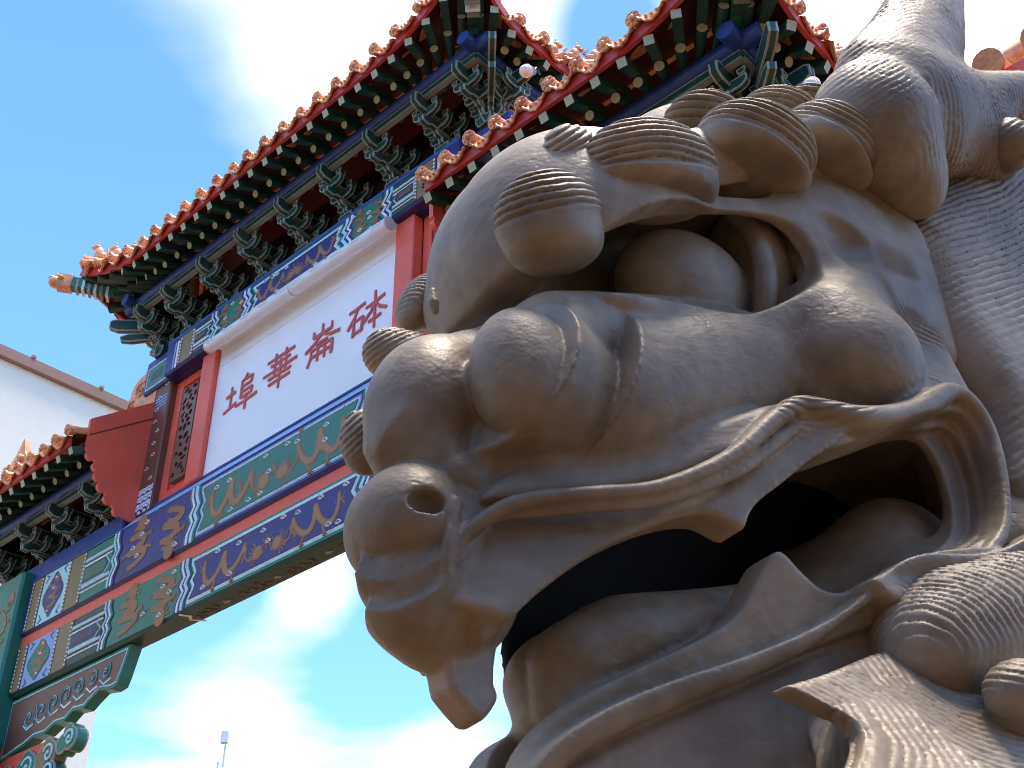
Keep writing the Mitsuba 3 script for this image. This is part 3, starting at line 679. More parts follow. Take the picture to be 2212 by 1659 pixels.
# timber behind the brackets
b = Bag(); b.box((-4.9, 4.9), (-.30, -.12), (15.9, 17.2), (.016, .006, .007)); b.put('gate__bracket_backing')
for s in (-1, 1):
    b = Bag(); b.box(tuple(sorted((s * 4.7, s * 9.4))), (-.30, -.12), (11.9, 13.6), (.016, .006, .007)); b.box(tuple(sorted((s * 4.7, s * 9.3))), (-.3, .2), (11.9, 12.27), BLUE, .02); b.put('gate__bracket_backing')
    # red end shield of the side roof, cut in scallops along its lower edge
    base = [(0, 12.06), (.27, 12.10), (.54, 12.24), (.72, 12.44), (.88, 12.62), (.93, 12.80), (1.02, 12.98), (1.26, 13.16), (1.29, 13.81), (0, 14.81), (-.35, 14.9), (-.35, 12.06)]
    g = Polygon(base)
    for (a, c), (d, e) in zip(base[1:7], base[2:8]): g = g.union(Point((a + d) / 2, (c + e) / 2).buffer(.10, quad_segs=5))
    b = Bag(); xx = sorted((s * 4.58, s * 4.66)); b.plate(g, 'x', xx[0], xx[1], RED); b.put('gate__end_shield')
    b = Bag(); xi = s * 4.58; b.bar((xi, 1.26, 13.46), (xi, -.02, 14.42), .02, .022, (.12, .01, .01)); b.put('gate__end_shield__seam' if s < 0 else 'gate__end_shield_001__seam')
    # scrolled ridge end beside the post
    g = unary_union([Point(s * 5.0, 15.55).buffer(.26), Point(s * 5.28, 15.35).buffer(.36), Point(s * 5.55, 15.1).buffer(.25), Polygon([(s * 4.66, 14.7), (s * 4.66, 15.2), (s * 5.0, 15.3), (s * 5.6, 15.2), (s * 6.4, 14.8), (s * 6.4, 14.6)]), Point(s * 5.0, 15.8).buffer(.15)]).buffer(.03)
    b = Bag(); b.plate(g, 'o', -.25, .05, ORANGE)
    for cx, cz, q in ((5.28, 15.35, .22), (5.0, 15.6, .14), (5.55, 15.08, .13)):
        t = np.linspace(.4, 8.5, 26); b.tube(np.c_[s * (cx + q * t / 8.5 * np.cos(t)), np.full(26, .06), cz + q * t / 8.5 * np.sin(t)], .028, ORANGE, 6)
    b.put('gate__scrolled_ridge_end', 'glazed_tile', 30)
    if s < 0:   # leaf shaped antefix that stands on the eave
        cx = s * 7.85; g = Polygon([(cx - .5, 13.75), (cx - .55, 14.1), (cx - .3, 14.25), (cx - .05, 14.45), (cx + .1, 14.72), (cx + .22, 14.4), (cx + .45, 14.1), (cx + .4, 13.75)]).buffer(.05)
        b = Bag(); b.plate(g, 'o', 1.02, 1.14, ORANGE)
        rng = np.random.default_rng(9)
        for k in range(14): b.ball((cx + rng.uniform(-.38, .3), 1.14, rng.uniform(13.8, 14.3)), rng.uniform(.05, .09), ORANGE, 1)
        b.put('gate__antefix', 'glazed_tile', 30)
    # carved bracket under the lower beam, next to the column
    q = [(7.94, 9.48), (3.88, 9.48), (4.06, 8.98), (4.14, 8.82), (4.35, 8.80), (4.7, 8.86), (5.0, 8.74), (5.15, 8.66), (5.5, 8.70), (5.75, 8.58), (6.1, 8.60), (6.4, 8.50), (6.8, 8.52), (7.1, 8.44), (7.94, 8.30)]
    g = Polygon([(s * a, c) for a, c in q]).buffer(0)
    b = Bag(); b.plate(g, 'o', -.16, .06, TEAL); b.plate(g.buffer(-.05), 'o', .0601, .068, AQUA); b.plate(g.buffer(-.08), 'o', .0602, .074, (.17, .085, .055)); kb = b.put('gate__carved_bracket')
    b = Bag(); rng = np.random.default_rng(4)
    for k in range(7):
        cx, cz, q0 = s * (4.55 + .42 * k), 9.16 - .035 * k, .15 + .018 * k
        t = np.linspace(.5, 7.2, 22); rr = q0 * t / 7.2
        pts = np.c_[cx + s * -rr * np.cos(t + k), cz + rr * np.sin(t + k)]
        for w, l, col in ((.085, 1, TEAL), (.05, 1.6, AQUA), (.02, 2.2, NAVY)):
            for p in polys(stroke(pts, w, w * .6)): b.plate(p, 'o', .0745, .075 + .012 * l, col)
        for p in polys(stroke([(cx - s * .2, cz - .18), (cx, cz - .23), (cx + s * .16, cz - .12)], .045, .02)): b.plate(p, 'o', .0745, .088, WHITE if k % 2 else AQUA)
    b.put(kb + '__scroll')
    # cloud scrolls below it, carried by the column
    b = Bag()
    for cx, cz, q0, col in ((5.35, 8.18, .26, TEAL), (6.0, 8.05, .30, OLIVE), (6.7, 7.95, .34, TEAL), (7.4, 7.8, .36, GREEN), (5.9, 7.72, .25, GREEN)):
        g = unary_union([Point(s * cx, cz).buffer(q0 * .8), Point(s * (cx + .25), cz - .05).buffer(q0 * .7), Point(s * (cx + .1), cz + .14).buffer(q0 * .6)])
        b.plate(g, 'o', -.14, .10, col, TRIM, .03)
        t = np.linspace(.6, 9, 26); rr = q0 * .62 * t / 9
        for p in polys(stroke(np.c_[s * cx + rr * np.cos(t), cz + rr * np.sin(t)], .045)): b.plate(p, 'o', .101, .125, AQUA)
    b.box(tuple(sorted((s * 6.2, s * 7.95))), (-.12, .04), (7.2, 8.35), RED); b.put('gate__cloud_bracket')
    b = Bag()
    for cx, cz, q0, col in ((7.98, 8.95, .20, OLIVE), (7.72, 8.62, .24, SKYB), (8.3, 8.5, .3, WHITE), (8.0, 8.1, .28, TEAL), (7.75, 7.75, .25, TEAL)):
        g = unary_union([Point(s * cx, cz).buffer(q0), Point(s * (cx + .2), cz + .1).buffer(q0 * .8)])
        b.plate(g, 'o', .43, .62, col, WHITE, .025)
        t = np.linspace(.6, 9, 26); rr = q0 * .75 * t / 9
        for p in polys(stroke(np.c_[s * cx + rr * np.cos(t), cz + rr * np.sin(t)], .05)): b.plate(p, 'o', .6205, .64, BLUE if col != OLIVE else WHITE)
        for k in range(4):
            t2 = np.linspace(0, 1, 9); w_ = .10 * k
            for p in polys(stroke(np.c_[s * (cx + .1 - w_ * .3 + .5 * t2), cz - q0 - .02 - w_ + -.18 * np.sin(t2 * 2.2)], .05, .03)): b.plate(p, 'o', .5, .63, [WHITE, GOLD, SKYB, NAVY][k])
    b.put('gate__column_scroll')
# flood lamps that hang under the right-hand eaves
for i, (x, o, z) in enumerate(((6.16, .82, 15.38), (10.42, .95, 11.67))):
    key = 'flood_lamp' if i == 0 else 'flood_lamp_001'
    c = np.array([x, o, z]); d = unit_([.12, .85, -.75])
    b = Bag(); b.rod(c - d * .17, c + d * .05, .065, (.05, .05, .055), 20, r2=.10); b.rod(c - d * .17, c - d * .22, .05, (.05, .05, .055), 12); b.tube([c - d * .2, c - d * .22 + [0, -.05, .12], c + [0.0, -.28, .16]], .02, (.05, .05, .055), 6); b.put(key + '__housing', 'dark_metal', 35)
    b = Bag(); b.rod(c + d * .051, c + d * .10, .102, WHITE, 24, r2=.096); b.ball(c + d * .10, [.088, .088, .088], WHITE, 2); b.put(key + '__lens', 'lens_white', True)
labels['flood_lamp'] = {'label': 'white round flood lamp under the corner of the high main roof', 'category': 'lamp', 'group': 'flood lamps under the gate roofs'}
labels['flood_lamp_001'] = {'label': 'white round flood lamp just behind the lion, under the lower right roof', 'category': 'lamp', 'group': 'flood lamps under the gate roofs'}

# the outer, lower roof at the far right: only its near corner of ridge and tiles shows
b = Bag(); b.rod((11.2, 0, 11.36), (15.5, 0, 11.62), .16, ORANGE, 16); b.bar((11.2, 0, 11.14), (15.5, 0, 11.40), .2, .26, ORANGE); b.put('gate__outer_roof', 'glazed_tile', 40)
for k in range(5):
    b = Bag(); x = 11.75 + .48 * k; b.tube([(x, 0.1, 11.05), (x, .55, 10.72), (x, 1.1, 10.45)], .13, ORANGE, 10); b.rod((x, 1.1, 10.45), (x, 1.15, 10.43), .15, ORANGE, 16); b.put('gate__outer_roof__barrel_tile', 'glazed_tile', 40)
b = Bag(); b.box((11.3, 15.5), (-.2, 1.0), (10.15, 10.4), RED); b.box((11.6, 15.5), (-.2, .1), (8.0, 10.2), RED); b.put('gate__outer_roof__red_board')
# ------------------------------------------------------------------ ground, the pale building behind, the far mast
def ground_col(p, n, uv):
    fx, fy = p.x / .6, p.y / .6
    j = dr.maximum(mikit.smoothstep(.47, .49, dr.abs(fx - dr.floor(fx) - .5)), mikit.smoothstep(.47, .49, dr.abs(fy - dr.floor(fy) - .5)))
    c = mikit.mix((.10, .062, .034), (.14, .09, .05), mikit.fbm(p.x * 2, p.y * 2, 0, 3)) * (.85 + .3 * mikit.cell_rand(dr.floor(fx), dr.floor(fy)))
    return c * (1 - .5 * j)


scene['paving'] = {'type': 'twosided', 'bsdf': {'type': 'principled', 'base_color': mikit.proc(ground_col), 'roughness': .8, 'specular': .2}}
put('ground', (np.array([[-400, -400, 0], [400, -400, 0], [400, 400, 0], [-400, 400, 0.0]]), np.array([[0, 1, 2], [0, 2, 3]])), 'paving')
labels['ground'] = {'kind': 'structure'}


def stucco(p, n, uv):
    return mi.Color3f(.92, .86, .70) * (.92 + .12 * mikit.fbm(p.x * 1.5, p.y * 1.5, p.z * .6, 3))


scene['stucco'] = {'type': 'twosided', 'bsdf': {'type': 'principled', 'base_color': mikit.proc(stucco), 'roughness': .8, 'specular': .2}}
paint('coping', (.30, .17, .12), .6)
ub = -15.2
wr = view_ray(247 / 1.1573, 1740 / 1.1573); wt = ub / (wr @ GU); q = EYE + wt * wr; n_far = q @ GN
wz = view_ray(150 / 1.1573, 962 / 1.1573); zt = 1.55 + wz[2] * ub / (wz @ GU)
U0, N0 = ub * GU, GN


def wpt(u_, n_, z_): return u_ * GU + n_ * GN + np.array([0, 0, z_])


def wbox(u, n_, z):
    v = np.array([wpt(a, b_, c) for a in u for b_ in n_ for c in z]); m = trimesh.convex.convex_hull(v); return np.asarray(m.vertices), np.asarray(m.faces)


def joined(ms):
    V, F, k = [], [], 0
    for v, f in ms: V.append(v); F.append(f + k); k += len(v)
    return np.vstack(V), np.vstack(F)


put('pale_building__wall', wbox((ub - 14, ub), (n_far, n_far + 26), (0, zt)), 'stucco')
put('pale_building__parapet_coping', joined([wbox((ub - 14.2, ub + .10), (n_far - .12, n_far + 26), (zt, zt + .12)), wbox((ub - 14.2, ub + .06), (n_far - .06, n_far + 26), (zt + .12, zt + .2))]), 'coping')
for k in range(8):
    put('pale_building__coping_clip', wbox((ub - .03, ub + .08), (n_far + .9 + 1.15 * k, n_far + .96 + 1.15 * k), (zt + .2, zt + .25)), 'coping')
labels['pale_building'] = {'label': 'pale cream rendered building with a brown parapet coping behind the gate on the left', 'category': 'building'}
paint('far_metal', (.72, .74, .76), .5)
mr = view_ray(478, 1590); md_ = EYE + mr * 70 / np.linalg.norm(mr[:2]); mz = 1.55 + view_ray(488, 1586)[2] * 70 / np.linalg.norm(view_ray(488, 1586)[:2])
ms = []
def mbox(c, s): m = trimesh.creation.box(s); return np.asarray(m.vertices) + c, np.asarray(m.faces)
bx = np.array([md_[0], md_[1], 0])
ms = [mbox(bx + [0, 0, (mz - 1.6) / 2], (.10, .10, mz - 1.6))]
put('radio_mast__pole', joined(ms), 'far_metal')
put('radio_mast__antenna_box', joined([mbox(bx + [.22, 0, mz - .2], (.40, .35, .65))]), 'far_metal')
put('radio_mast__cross_arm', joined([mbox(bx + [-.1, 0, mz - 3.4], (1.2, .08, .08)), mbox(bx + [.3, 0, mz - 1.2], (.10, .10, 1.4))]), 'far_metal')
labels['radio_mast'] = {'label': 'thin far radio mast with a small box on top against the clouds', 'category': 'mast'}
labels['sky'] = {'kind': 'structure'}

# added, unseen brick shop houses behind the camera, put in to shut off low sky
def brick_col(p, n, uv):
    u = p.x + p.y; r = dr.floor(p.z / .075); f = (u / .23 + .5 * (r - 2 * dr.floor(r / 2)))
    j = dr.maximum(mikit.smoothstep(.46, .49, dr.abs(f - dr.floor(f) - .5)), mikit.smoothstep(.42, .48, dr.abs(p.z / .075 - r - .5)))
    return mikit.mix((.40, .27, .175), (.31, .205, .13), mikit.cell_rand(dr.floor(f), r)) * (1 - .3 * j)  # tan tone picked to bounce warm fill light


scene['brick'] = {'type': 'twosided', 'bsdf': {'type': 'principled', 'base_color': mikit.proc(brick_col), 'roughness': .85, 'specular': .2}}
paint('window_glass', (.02, .022, .025), .1, .8)
paint('sill_stone', (.25, .22, .18), .7)


def wbx(x, y, z): m = trimesh.creation.box([x[1] - x[0], y[1] - y[0], z[1] - z[0]]); return np.asarray(m.vertices) + [(x[0] + x[1]) / 2, (y[0] + y[1]) / 2, (z[0] + z[1]) / 2], np.asarray(m.faces)


for key, xs, hgt, lab in (('added_shop', (-16, -3), 7.6, 'added unseen tan brick shop house behind the camera that blocks low sky, the left one'), ('added_shop_001', (-2.9, 12), 8.4, 'added unseen tan brick shop house behind the camera that blocks low sky, the right one')):
    put(key + '__wall', wbx(xs, (-16, -8), (0, hgt)), 'brick'); put(key + '__cornice', wbx((xs[0] - .1, xs[1] + .05), (-16.1, -7.8), (hgt, hgt + .3)), 'sill_stone')
    nwin = int((xs[1] - xs[0]) / 2.6)
    for fl in range(3):
        for k in range(nwin):
            x = xs[0] + (k + .5) * (xs[1] - xs[0]) / nwin; wk = put(key + '__window', wbx((x - .55, x + .55), (-8.2, -7.985), (.9 + 2.4 * fl, 2.2 + 2.4 * fl)), 'window_glass'); put(wk + '__sill', wbx((x - .65, x + .65), (-8.1, -7.88), (.78 + 2.4 * fl, .89 + 2.4 * fl)), 'sill_stone')
    labels[key] = {'label': lab, 'category': 'building'}
# ------------------------------------------------------------------ the stone lion: implicit surfaces in the lion's own axes (a forward, b to its left, c up)
_th = math.radians(32)
LF = np.array([-math.cos(_th), -math.sin(_th), 0]); LN = np.array([math.sin(_th), -math.cos(_th), 0]); LZ = np.array([0, 0, 1.0])
_r = view_ray(905, 880)
LO = EYE + 2.0 * _r / np.linalg.norm(_r)


def P(x, y, n):
    """the survey point (x, y) taken on the plane n metres to the left of the lion's middle, in lion axes"""
    r = view_ray(x, y); t = ((LO - EYE) @ LN + n) / (r @ LN); p = EYE + t * r - LO
    return np.array([p @ LF, p @ LN, p[2]])


def lion_world(v):
    return LO + v[:, :1] * LF + v[:, 1:2] * LN + v[:, 2:3] * LZ


class Field:
    def __init__(self, lo, hi, h, mirror=False):
        self.h = h; self.lo = np.array(lo, float); self.mirror = mirror
        if mirror: self.lo[1] = h / 2
        self.n = np.ceil((np.array(hi) - self.lo) / h).astype(int) + 1
        self.ax = [self.lo[i] + h * np.arange(self.n[i]) for i in range(3)]
        self.f = np.full(self.n, 1.0, np.float32); self.smooth = 5 if mirror else 1

    def win(self, lo, hi, m):
        i0 = np.clip(np.floor((np.asarray(lo) - m - self.lo) / self.h).astype(int), 0, self.n)
        i1 = np.clip(np.ceil((np.asarray(hi) + m - self.lo) / self.h).astype(int) + 1, 0, self.n)
        s = tuple(slice(a, b) for a, b in zip(i0, i1))
        g = [self.ax[i][s[i]].astype(np.float32).reshape([-1 if j == i else 1 for j in range(3)]) for i in range(3)]
        return s, g

    def mix(self, s, d, k, cut=False):
        f = self.f[s]
        if f.size == 0: return
        if cut:
            d = -d
            if k > 0:
                h = np.clip(0.5 - 0.5 * (d - f) / k, 0, 1)
                # smooth maximum
                self.f[s] = d + (f - d) * h + k * h * (1 - h)
            else: self.f[s] = np.maximum(f, d)
        else:
            if k > 0:
                h = np.clip(0.5 + 0.5 * (f - d) / k, 0, 1)
                self.f[s] = f + (d - f) * h - k * h * (1 - h)
            else: self.f[s] = np.minimum(f, d)

    def ell(self, c, r, tilt=0, k=0.02, cut=False, planes=(), yaw=0):
        c = np.asarray(c); r = np.asarray(r, float) * np.ones(3); R = r.max()
        s, (a, b, z) = self.win(c - R, c + R, 0.05 + k)
        x, y, w = a - c[0], b - c[1], z - c[2]
        if yaw: cy, sy = math.cos(math.radians(yaw)), math.sin(math.radians(yaw)); x, y = x * cy + y * sy, -x * sy + y * cy
        if tilt: ct, st = math.cos(math.radians(tilt)), math.sin(math.radians(tilt)); x, w = x * ct + w * st, -x * st + w * ct
        q = np.sqrt((x / r[0]) ** 2 + (y / r[1]) ** 2 + (w / r[2]) ** 2)
        q2 = np.sqrt((x / r[0] ** 2) ** 2 + (y / r[1] ** 2) ** 2 + (w / r[2] ** 2) ** 2) + 1e-6
        d = np.minimum(q * (q - 1) / q2, (q - 1) * r.max())
        d = np.maximum(d, (q - 1) * r.min())
        self.mix(s, self.clip(d, a, b, z, planes), k, cut)

    @staticmethod
    def clip(d, a, b, z, planes):
        for (nv, off, kk) in planes:      # keep the side where nv.x < off
            e = nv[0] * a + nv[1] * b + nv[2] * z - off
            h = np.clip(0.5 - 0.5 * (e - d) / kk, 0, 1)
            d = e + (d - e) * h + kk * h * (1 - h)
        return d

    def tube(self, pts, rad, k=0.02, cut=False, flat=1.0, planes=(), sub=4):
        """tapered tube through pts; flat squeezes it in b"""
        pts = np.asarray(pts, float); rad = np.asarray(rad, float) * np.ones(len(pts))
        if sub > 1 and len(pts) > 2: pts, rad = spline(pts, rad, sub)
        lo, hi = (pts - rad[:, None]).min(0), (pts + rad[:, None]).max(0)
        s, (a, b, z) = self.win(lo, hi, 0.04 + k)
        sh = np.broadcast_shapes(a.shape, b.shape, z.shape)
        best = np.full(sh, 1.0, np.float32)
        for (p, q, r0, r1) in zip(pts[:-1], pts[1:], rad[:-1], rad[1:]):
            m = max(r0, r1) + 0.05 + k
            l2, h2 = np.minimum(p, q) - m, np.maximum(p, q) + m
            i = [np.nonzero((g.ravel() >= l2[j]) & (g.ravel() <= h2[j]))[0] for j, g in enumerate((a, b, z))]
            if any(len(x) == 0 for x in i): continue
            w = tuple(slice(x[0], x[-1] + 1) for x in i)
            A, B, Z = a[w[0]], b[:, w[1]], z[:, :, w[2]]
            v = q - p; L = max(v @ v, 1e-9)
            x, y, u = A - p[0], B - p[1], Z - p[2]
            t = np.clip((x * v[0] + y * v[1] + u * v[2]) / L, 0, 1)
            d = np.sqrt((x - t * v[0]) ** 2 + ((y - t * v[1]) / flat) ** 2 + (u - t * v[2]) ** 2) - (r0 + (r1 - r0) * t)
            best[w] = np.minimum(best[w], d)
        self.mix(s, self.clip(best, a, b, z, planes), k, cut)

    def slab(self, pts, thick, k=0.02, rnd=0.015, cut=False, smooth=2, depth=None):
        """a plate whose outline passes through pts (lion axes, each with its own b = the plate's outer face), 'thick' deep inward"""
        pts = np.asarray(pts, float)
        M = np.c_[pts[:, 0], pts[:, 2], np.ones(len(pts))]
        co = np.linalg.lstsq(M, pts[:, 1], rcond=None)[0]
        pl = pts[:, [0, 2]]
        for _ in range(smooth):
            nx = np.roll(pl, -1, 0); pl = np.stack([pl * .75 + nx * .25, pl * .25 + nx * .75], 1).reshape(-1, 2)
        bmax = (pl @ co[:2] + co[2])
        lo = [pl[:, 0].min(), bmax.min() - thick, pl[:, 1].min()]; hi = [pl[:, 0].max(), bmax.max(), pl[:, 1].max()]
        s, (a, b, z) = self.win(lo, hi, 0.04 + k)
        d2 = poly_sdf(pl, a.ravel(), z.ravel())[:, None, :]
        mid = (a * co[0] + z * co[1] + co[2])
        e = np.abs(b - (mid - thick / 2)) - thick / 2
        x, y = d2 + rnd, e + rnd
        d = np.sqrt(np.maximum(x, 0) ** 2 + np.maximum(y, 0) ** 2) + np.minimum(np.maximum(x, y), 0) - rnd
        self.mix(s, d.astype(np.float32), k, cut)

    def mesh(self, world=True, keep=True):
        f = self.f
        lo = self.lo.copy()
        if self.mirror:
            f = np.concatenate([f[:, ::-1], f], 1); lo[1] = -self.ax[1][-1]
        v, t = surface_nets(f, lo, self.h)
        e = np.vstack([t[:, [0, 1]], t[:, [1, 2]], t[:, [2, 0]]]); n = len(v)      # Taubin smoothing takes out the grid's steps
        W = sparse.coo_matrix((np.ones(2 * len(e)), (np.r_[e[:, 0], e[:, 1]], np.r_[e[:, 1], e[:, 0]])), (n, n)).tocsr(); W.data[:] = 1
        W = sparse.diags(1 / np.maximum(np.asarray(W.sum(1)).ravel(), 1)) @ W
        for lam in (.5, -.52) * self.smooth: v = v + lam * (W @ v - v)
        return (lion_world(v) if world else v), t


def spline(pts, rad, sub):
    p = np.vstack([2 * pts[0] - pts[1], pts, 2 * pts[-1] - pts[-2]]); r = np.concatenate([[rad[0]], rad, [rad[-1]]])
    out, ro = [], []
    for i in range(1, len(p) - 2):
        for t in np.arange(sub) / sub:
            out.append(0.5 * (2 * p[i] + (p[i + 1] - p[i - 1]) * t + (2 * p[i - 1] - 5 * p[i] + 4 * p[i + 1] - p[i + 2]) * t * t + (3 * p[i] - p[i - 1] - 3 * p[i + 1] + p[i + 2]) * t ** 3))
            ro.append(r[i] + (r[i + 1] - r[i]) * t)
    return np.array(out + [p[-2]]), np.array(ro + [r[-2]])


def poly_sdf(pl, xs, ys):
    X, Y = np.meshgrid(xs, ys, indexing='ij'); d = np.full(X.shape, 9.0, np.float32); ins = np.zeros(X.shape, bool)
    for (x0, y0), (x1, y1) in zip(pl, np.roll(pl, -1, 0)):
        ex, ey = x1 - x0, y1 - y0; wx, wy = X - x0, Y - y0
        t = np.clip((wx * ex + wy * ey) / max(ex * ex + ey * ey, 1e-12), 0, 1)
        d = np.minimum(d, (wx - t * ex) ** 2 + (wy - t * ey) ** 2)
        if y0 != y1:
            c = (y0 > Y) != (y1 > Y)
            ins ^= c & (X < ex * (Y - y0) / (y1 - y0) + x0)
    d = np.sqrt(d)
    return np.where(ins, -d, d).astype(np.float32)


def surface_nets(f, lo, h):
    """one vertex in each cell that the surface crosses, one quad on each grid edge that it cuts"""
    ins = f < 0
    n = np.array(f.shape)
    cell = np.zeros(n - 1, np.uint8)
    for i, j, k in np.ndindex(2, 2, 2):
        cell += ins[i:n[0] - 1 + i, j:n[1] - 1 + j, k:n[2] - 1 + k]
    act = (cell > 0) & (cell < 8)
    idx = np.argwhere(act)
    ids = np.full(act.shape, -1, np.int32); ids[act] = np.arange(len(idx))
    acc, cnt = np.zeros((len(idx), 3)), np.zeros(len(idx))
    cor = {c: f[idx[:, 0] + c[0], idx[:, 1] + c[1], idx[:, 2] + c[2]].astype(float) for c in np.ndindex(2, 2, 2)}
    for ax in range(3):
        for c in np.ndindex(2, 2, 2):
            if c[ax]: continue
            c2 = tuple(1 if i == ax else c[i] for i in range(3))
            a, b = cor[c], cor[c2]; m = (a < 0) != (b < 0)
            t = np.where(m, a / np.where(m, a - b, 1), 0)
            q = np.tile(np.array(c, float), (len(idx), 1)); q[:, ax] += t
            acc[m] += q[m]; cnt[m] += 1
    v = lo + (idx + acc / np.maximum(cnt, 1)[:, None]) * h
    quads = []
    for ax in range(3):
        u, w = [(1, 2), (2, 0), (0, 1)][ax]
        sl0 = [slice(None)] * 3; sl1 = [slice(None)] * 3; sl0[ax] = slice(0, n[ax] - 1); sl1[ax] = slice(1, n[ax])
        x = ins[tuple(sl0)] != ins[tuple(sl1)]
        e = np.argwhere(x)
        e = e[(e[:, u] > 0) & (e[:, w] > 0) & (e[:, u] < n[u] - 1) & (e[:, w] < n[w] - 1)]
        flip = ~ins[tuple(e.T)]
        def at(du, dw):
            g = e.copy(); g[:, u] += du; g[:, w] += dw
            return ids[tuple(g.T)]
        q = np.stack([at(-1, -1), at(0, -1), at(0, 0), at(-1, 0)], 1)
        q[flip] = q[flip][:, ::-1]
        quads.append(q)
    q = np.vstack(quads)
    # lion axes (a, b, c) are right-handed or not: fixed by the caller
    return v, np.vstack([q[:, [0, 1, 2]], q[:, [0, 2, 3]]])


def plane3(p, q, r, inside):
    n = np.cross(q - p, r - p); n /= np.linalg.norm(n); o = n @ p
    if n @ np.asarray(inside) > o: n, o = -n, -o
    return n, o


LHAND = np.dot(np.cross(LF, LN), LZ)


def lion_put(name, fld, mat='stone', smooth=True):
    v, t = fld.mesh()
    if LHAND < 0: t = t[:, ::-1]
    return put(name, (v, t), mat, smooth)


def _w(x, y, n): return tuple(float(v) for v in lion_world(P(x, y, n)[None])[0])


CHISEL = [(_w(1800, 810, .40), _w(1700, 640, .35), .13, .0125, 1.5), (_w(1930, 620, .34), _w(1700, 900, .30), .12, .0115, 1.8), (_w(2010, 760, .34), _w(2010, 980, .3), .09, .0115, 1.8), (_w(1980, 1240, .36), _w(2000, 1400, .4), .06, .012, 1.2)]
def PX(pts, n):
    """points of a line given as (x, y); n: one lateral distance, or a function of x"""
    return np.array([P(x, y, n(x) if callable(n) else n) for x, y in pts])


def lerp(xs, ys): return lambda x: float(np.interp(x, xs, ys))


n_up = lerp([930, 985, 1100, 1300, 1650, 1850, 2160], [.05, .085, .135, .205, .30, .34, .36])     # upper lip
n_lo = lerp([1060, 1130, 1300, 1650, 1900, 2160, 2400], [.03, .06, .155, .27, .325, .36, .38])     # lower jaw
H = Field([-1.62, 0, -0.95], [0.20, 0.60, 1.02], 0.0046, mirror=True)
# skull and forehead dome, cut off below by the overhanging brow line
C0 = P(1262, 592, 0.03)
brow = plane3(P(925, 655, 0.0), P(1085, 548, 0.16), np.array([-0.40, 0.0, 0.30]), [-0.3, 0, 0.9])
H.ell(C0, (.285, .275, .292), planes=[(*brow, .012)])
H.ell(P(1500, 470, -.02), (.26, .27, .26), k=.012, planes=[(*brow, .012)])
H.ell(np.array([-.84, 0, .42]), (.38, .36, .46), k=.05)
# bridge of the nose behind the nose bulb
H.tube([[-.50, 0, .20], [-.25, 0, .13], [-.06, 0, .05]], [.17, .125, .10], k=.03)
# side of the face round the eye and the cheek
face = [(1235, 560), (1285, 470), (1450, 405), (1640, 410), (1760, 432), (1850, 425), (1960, 560), (2010, 680), (2080, 800), (2150, 930), (2180, 1100), (2000, 1000), (1800, 860), (1600, 720), (1330, 670)]
H.slab(PX(face, lerp([1100, 1260, 1500, 1800, 2200], [.17, .23, .275, .32, .36])), .40, k=.03, rnd=.03)
# ridge that carries the brow curls
H.tube([P(1150, 500, .14), P(1300, 425, .185), P(1500, 365, .225), P(1700, 350, .255), P(1860, 385, .26)], [.06, .075, .08, .08, .06], k=.03)
# eye socket
# groove behind the socket rim, under the temple strip
# temple strip
H.tube(PX([(1830, 425), (1905, 490), (1965, 585), (1990, 680), (2010, 770)], lerp([1830, 2010], [.27, .29])), [.05, .058, .06, .055, .05], k=.03)
H.tube(PX([(1700, 432), (1790, 452), (1850, 520), (1872, 600)], lerp([1690, 1870], [.355, .365])), [.022, .040, .050, .022], k=.012, cut=True)
# muzzle: three nested collars, the ball of the nostril in front
def facing(gam, bet):
    g, b = math.radians(gam), math.radians(bet)
    return np.array([math.cos(g) * math.cos(b), math.sin(g) * math.cos(b), math.sin(b)])


K2, K1 = P(1238, 848, .125), P(1092, 808, .135)
n2, n1 = facing(8, 12), facing(20, 10)
H.tube([K2 + .05 * n2, K2 - .06 * n2, P(1560, 828, .155), P(1700, 800, .19)], [.168, .172, .152, .118], k=.010, planes=[(n2, n2 @ K2, .003)], sub=3)
H.tube([K1 + .05 * n1, K1 - .10 * n1], [.149, .150], k=.005, planes=[(n1, n1 @ K1, .003)], sub=1)
H.ell(P(1134, 817, .168), (.092, .084, .126), tilt=-8, k=.003)
# nose bulb
H.ell(P(917, 893, 0), (.100, .115, .137), tilt=0, k=.022)
H.tube([P(915, 960, .01), P(985, 1030, .06)], [.09, .045], k=.012)
H.tube([P(1000, 1060, .05), P(1070, 1010, .075), P(1180, 1000, .105), P(1300, 985, .13)], [.035, .045, .05, .045], k=.03)
# swelling under the cheek: the muzzle's own lower wall down to the lip fold
H.slab(PX([(1010, 1090), (1120, 1000), (1300, 960), (1560, 900), (1690, 860), (1700, 900), (1600, 975), (1400, 1045), (1150, 1075)], n_up), .12, k=.02, rnd=.02)
# cheek ball
H.ell(P(1832, 792, .285), (.146, .128, .132), k=.022)
H.tube([P(1790, 720, .28), P(1850, 630, .285), P(1900, 560, .28)], [.105, .07, .04], k=.03)
H.tube([P(1640, 715, .25), P(1740, 690, .27), P(1830, 700, .28)], [.06, .075, .08], k=.02)
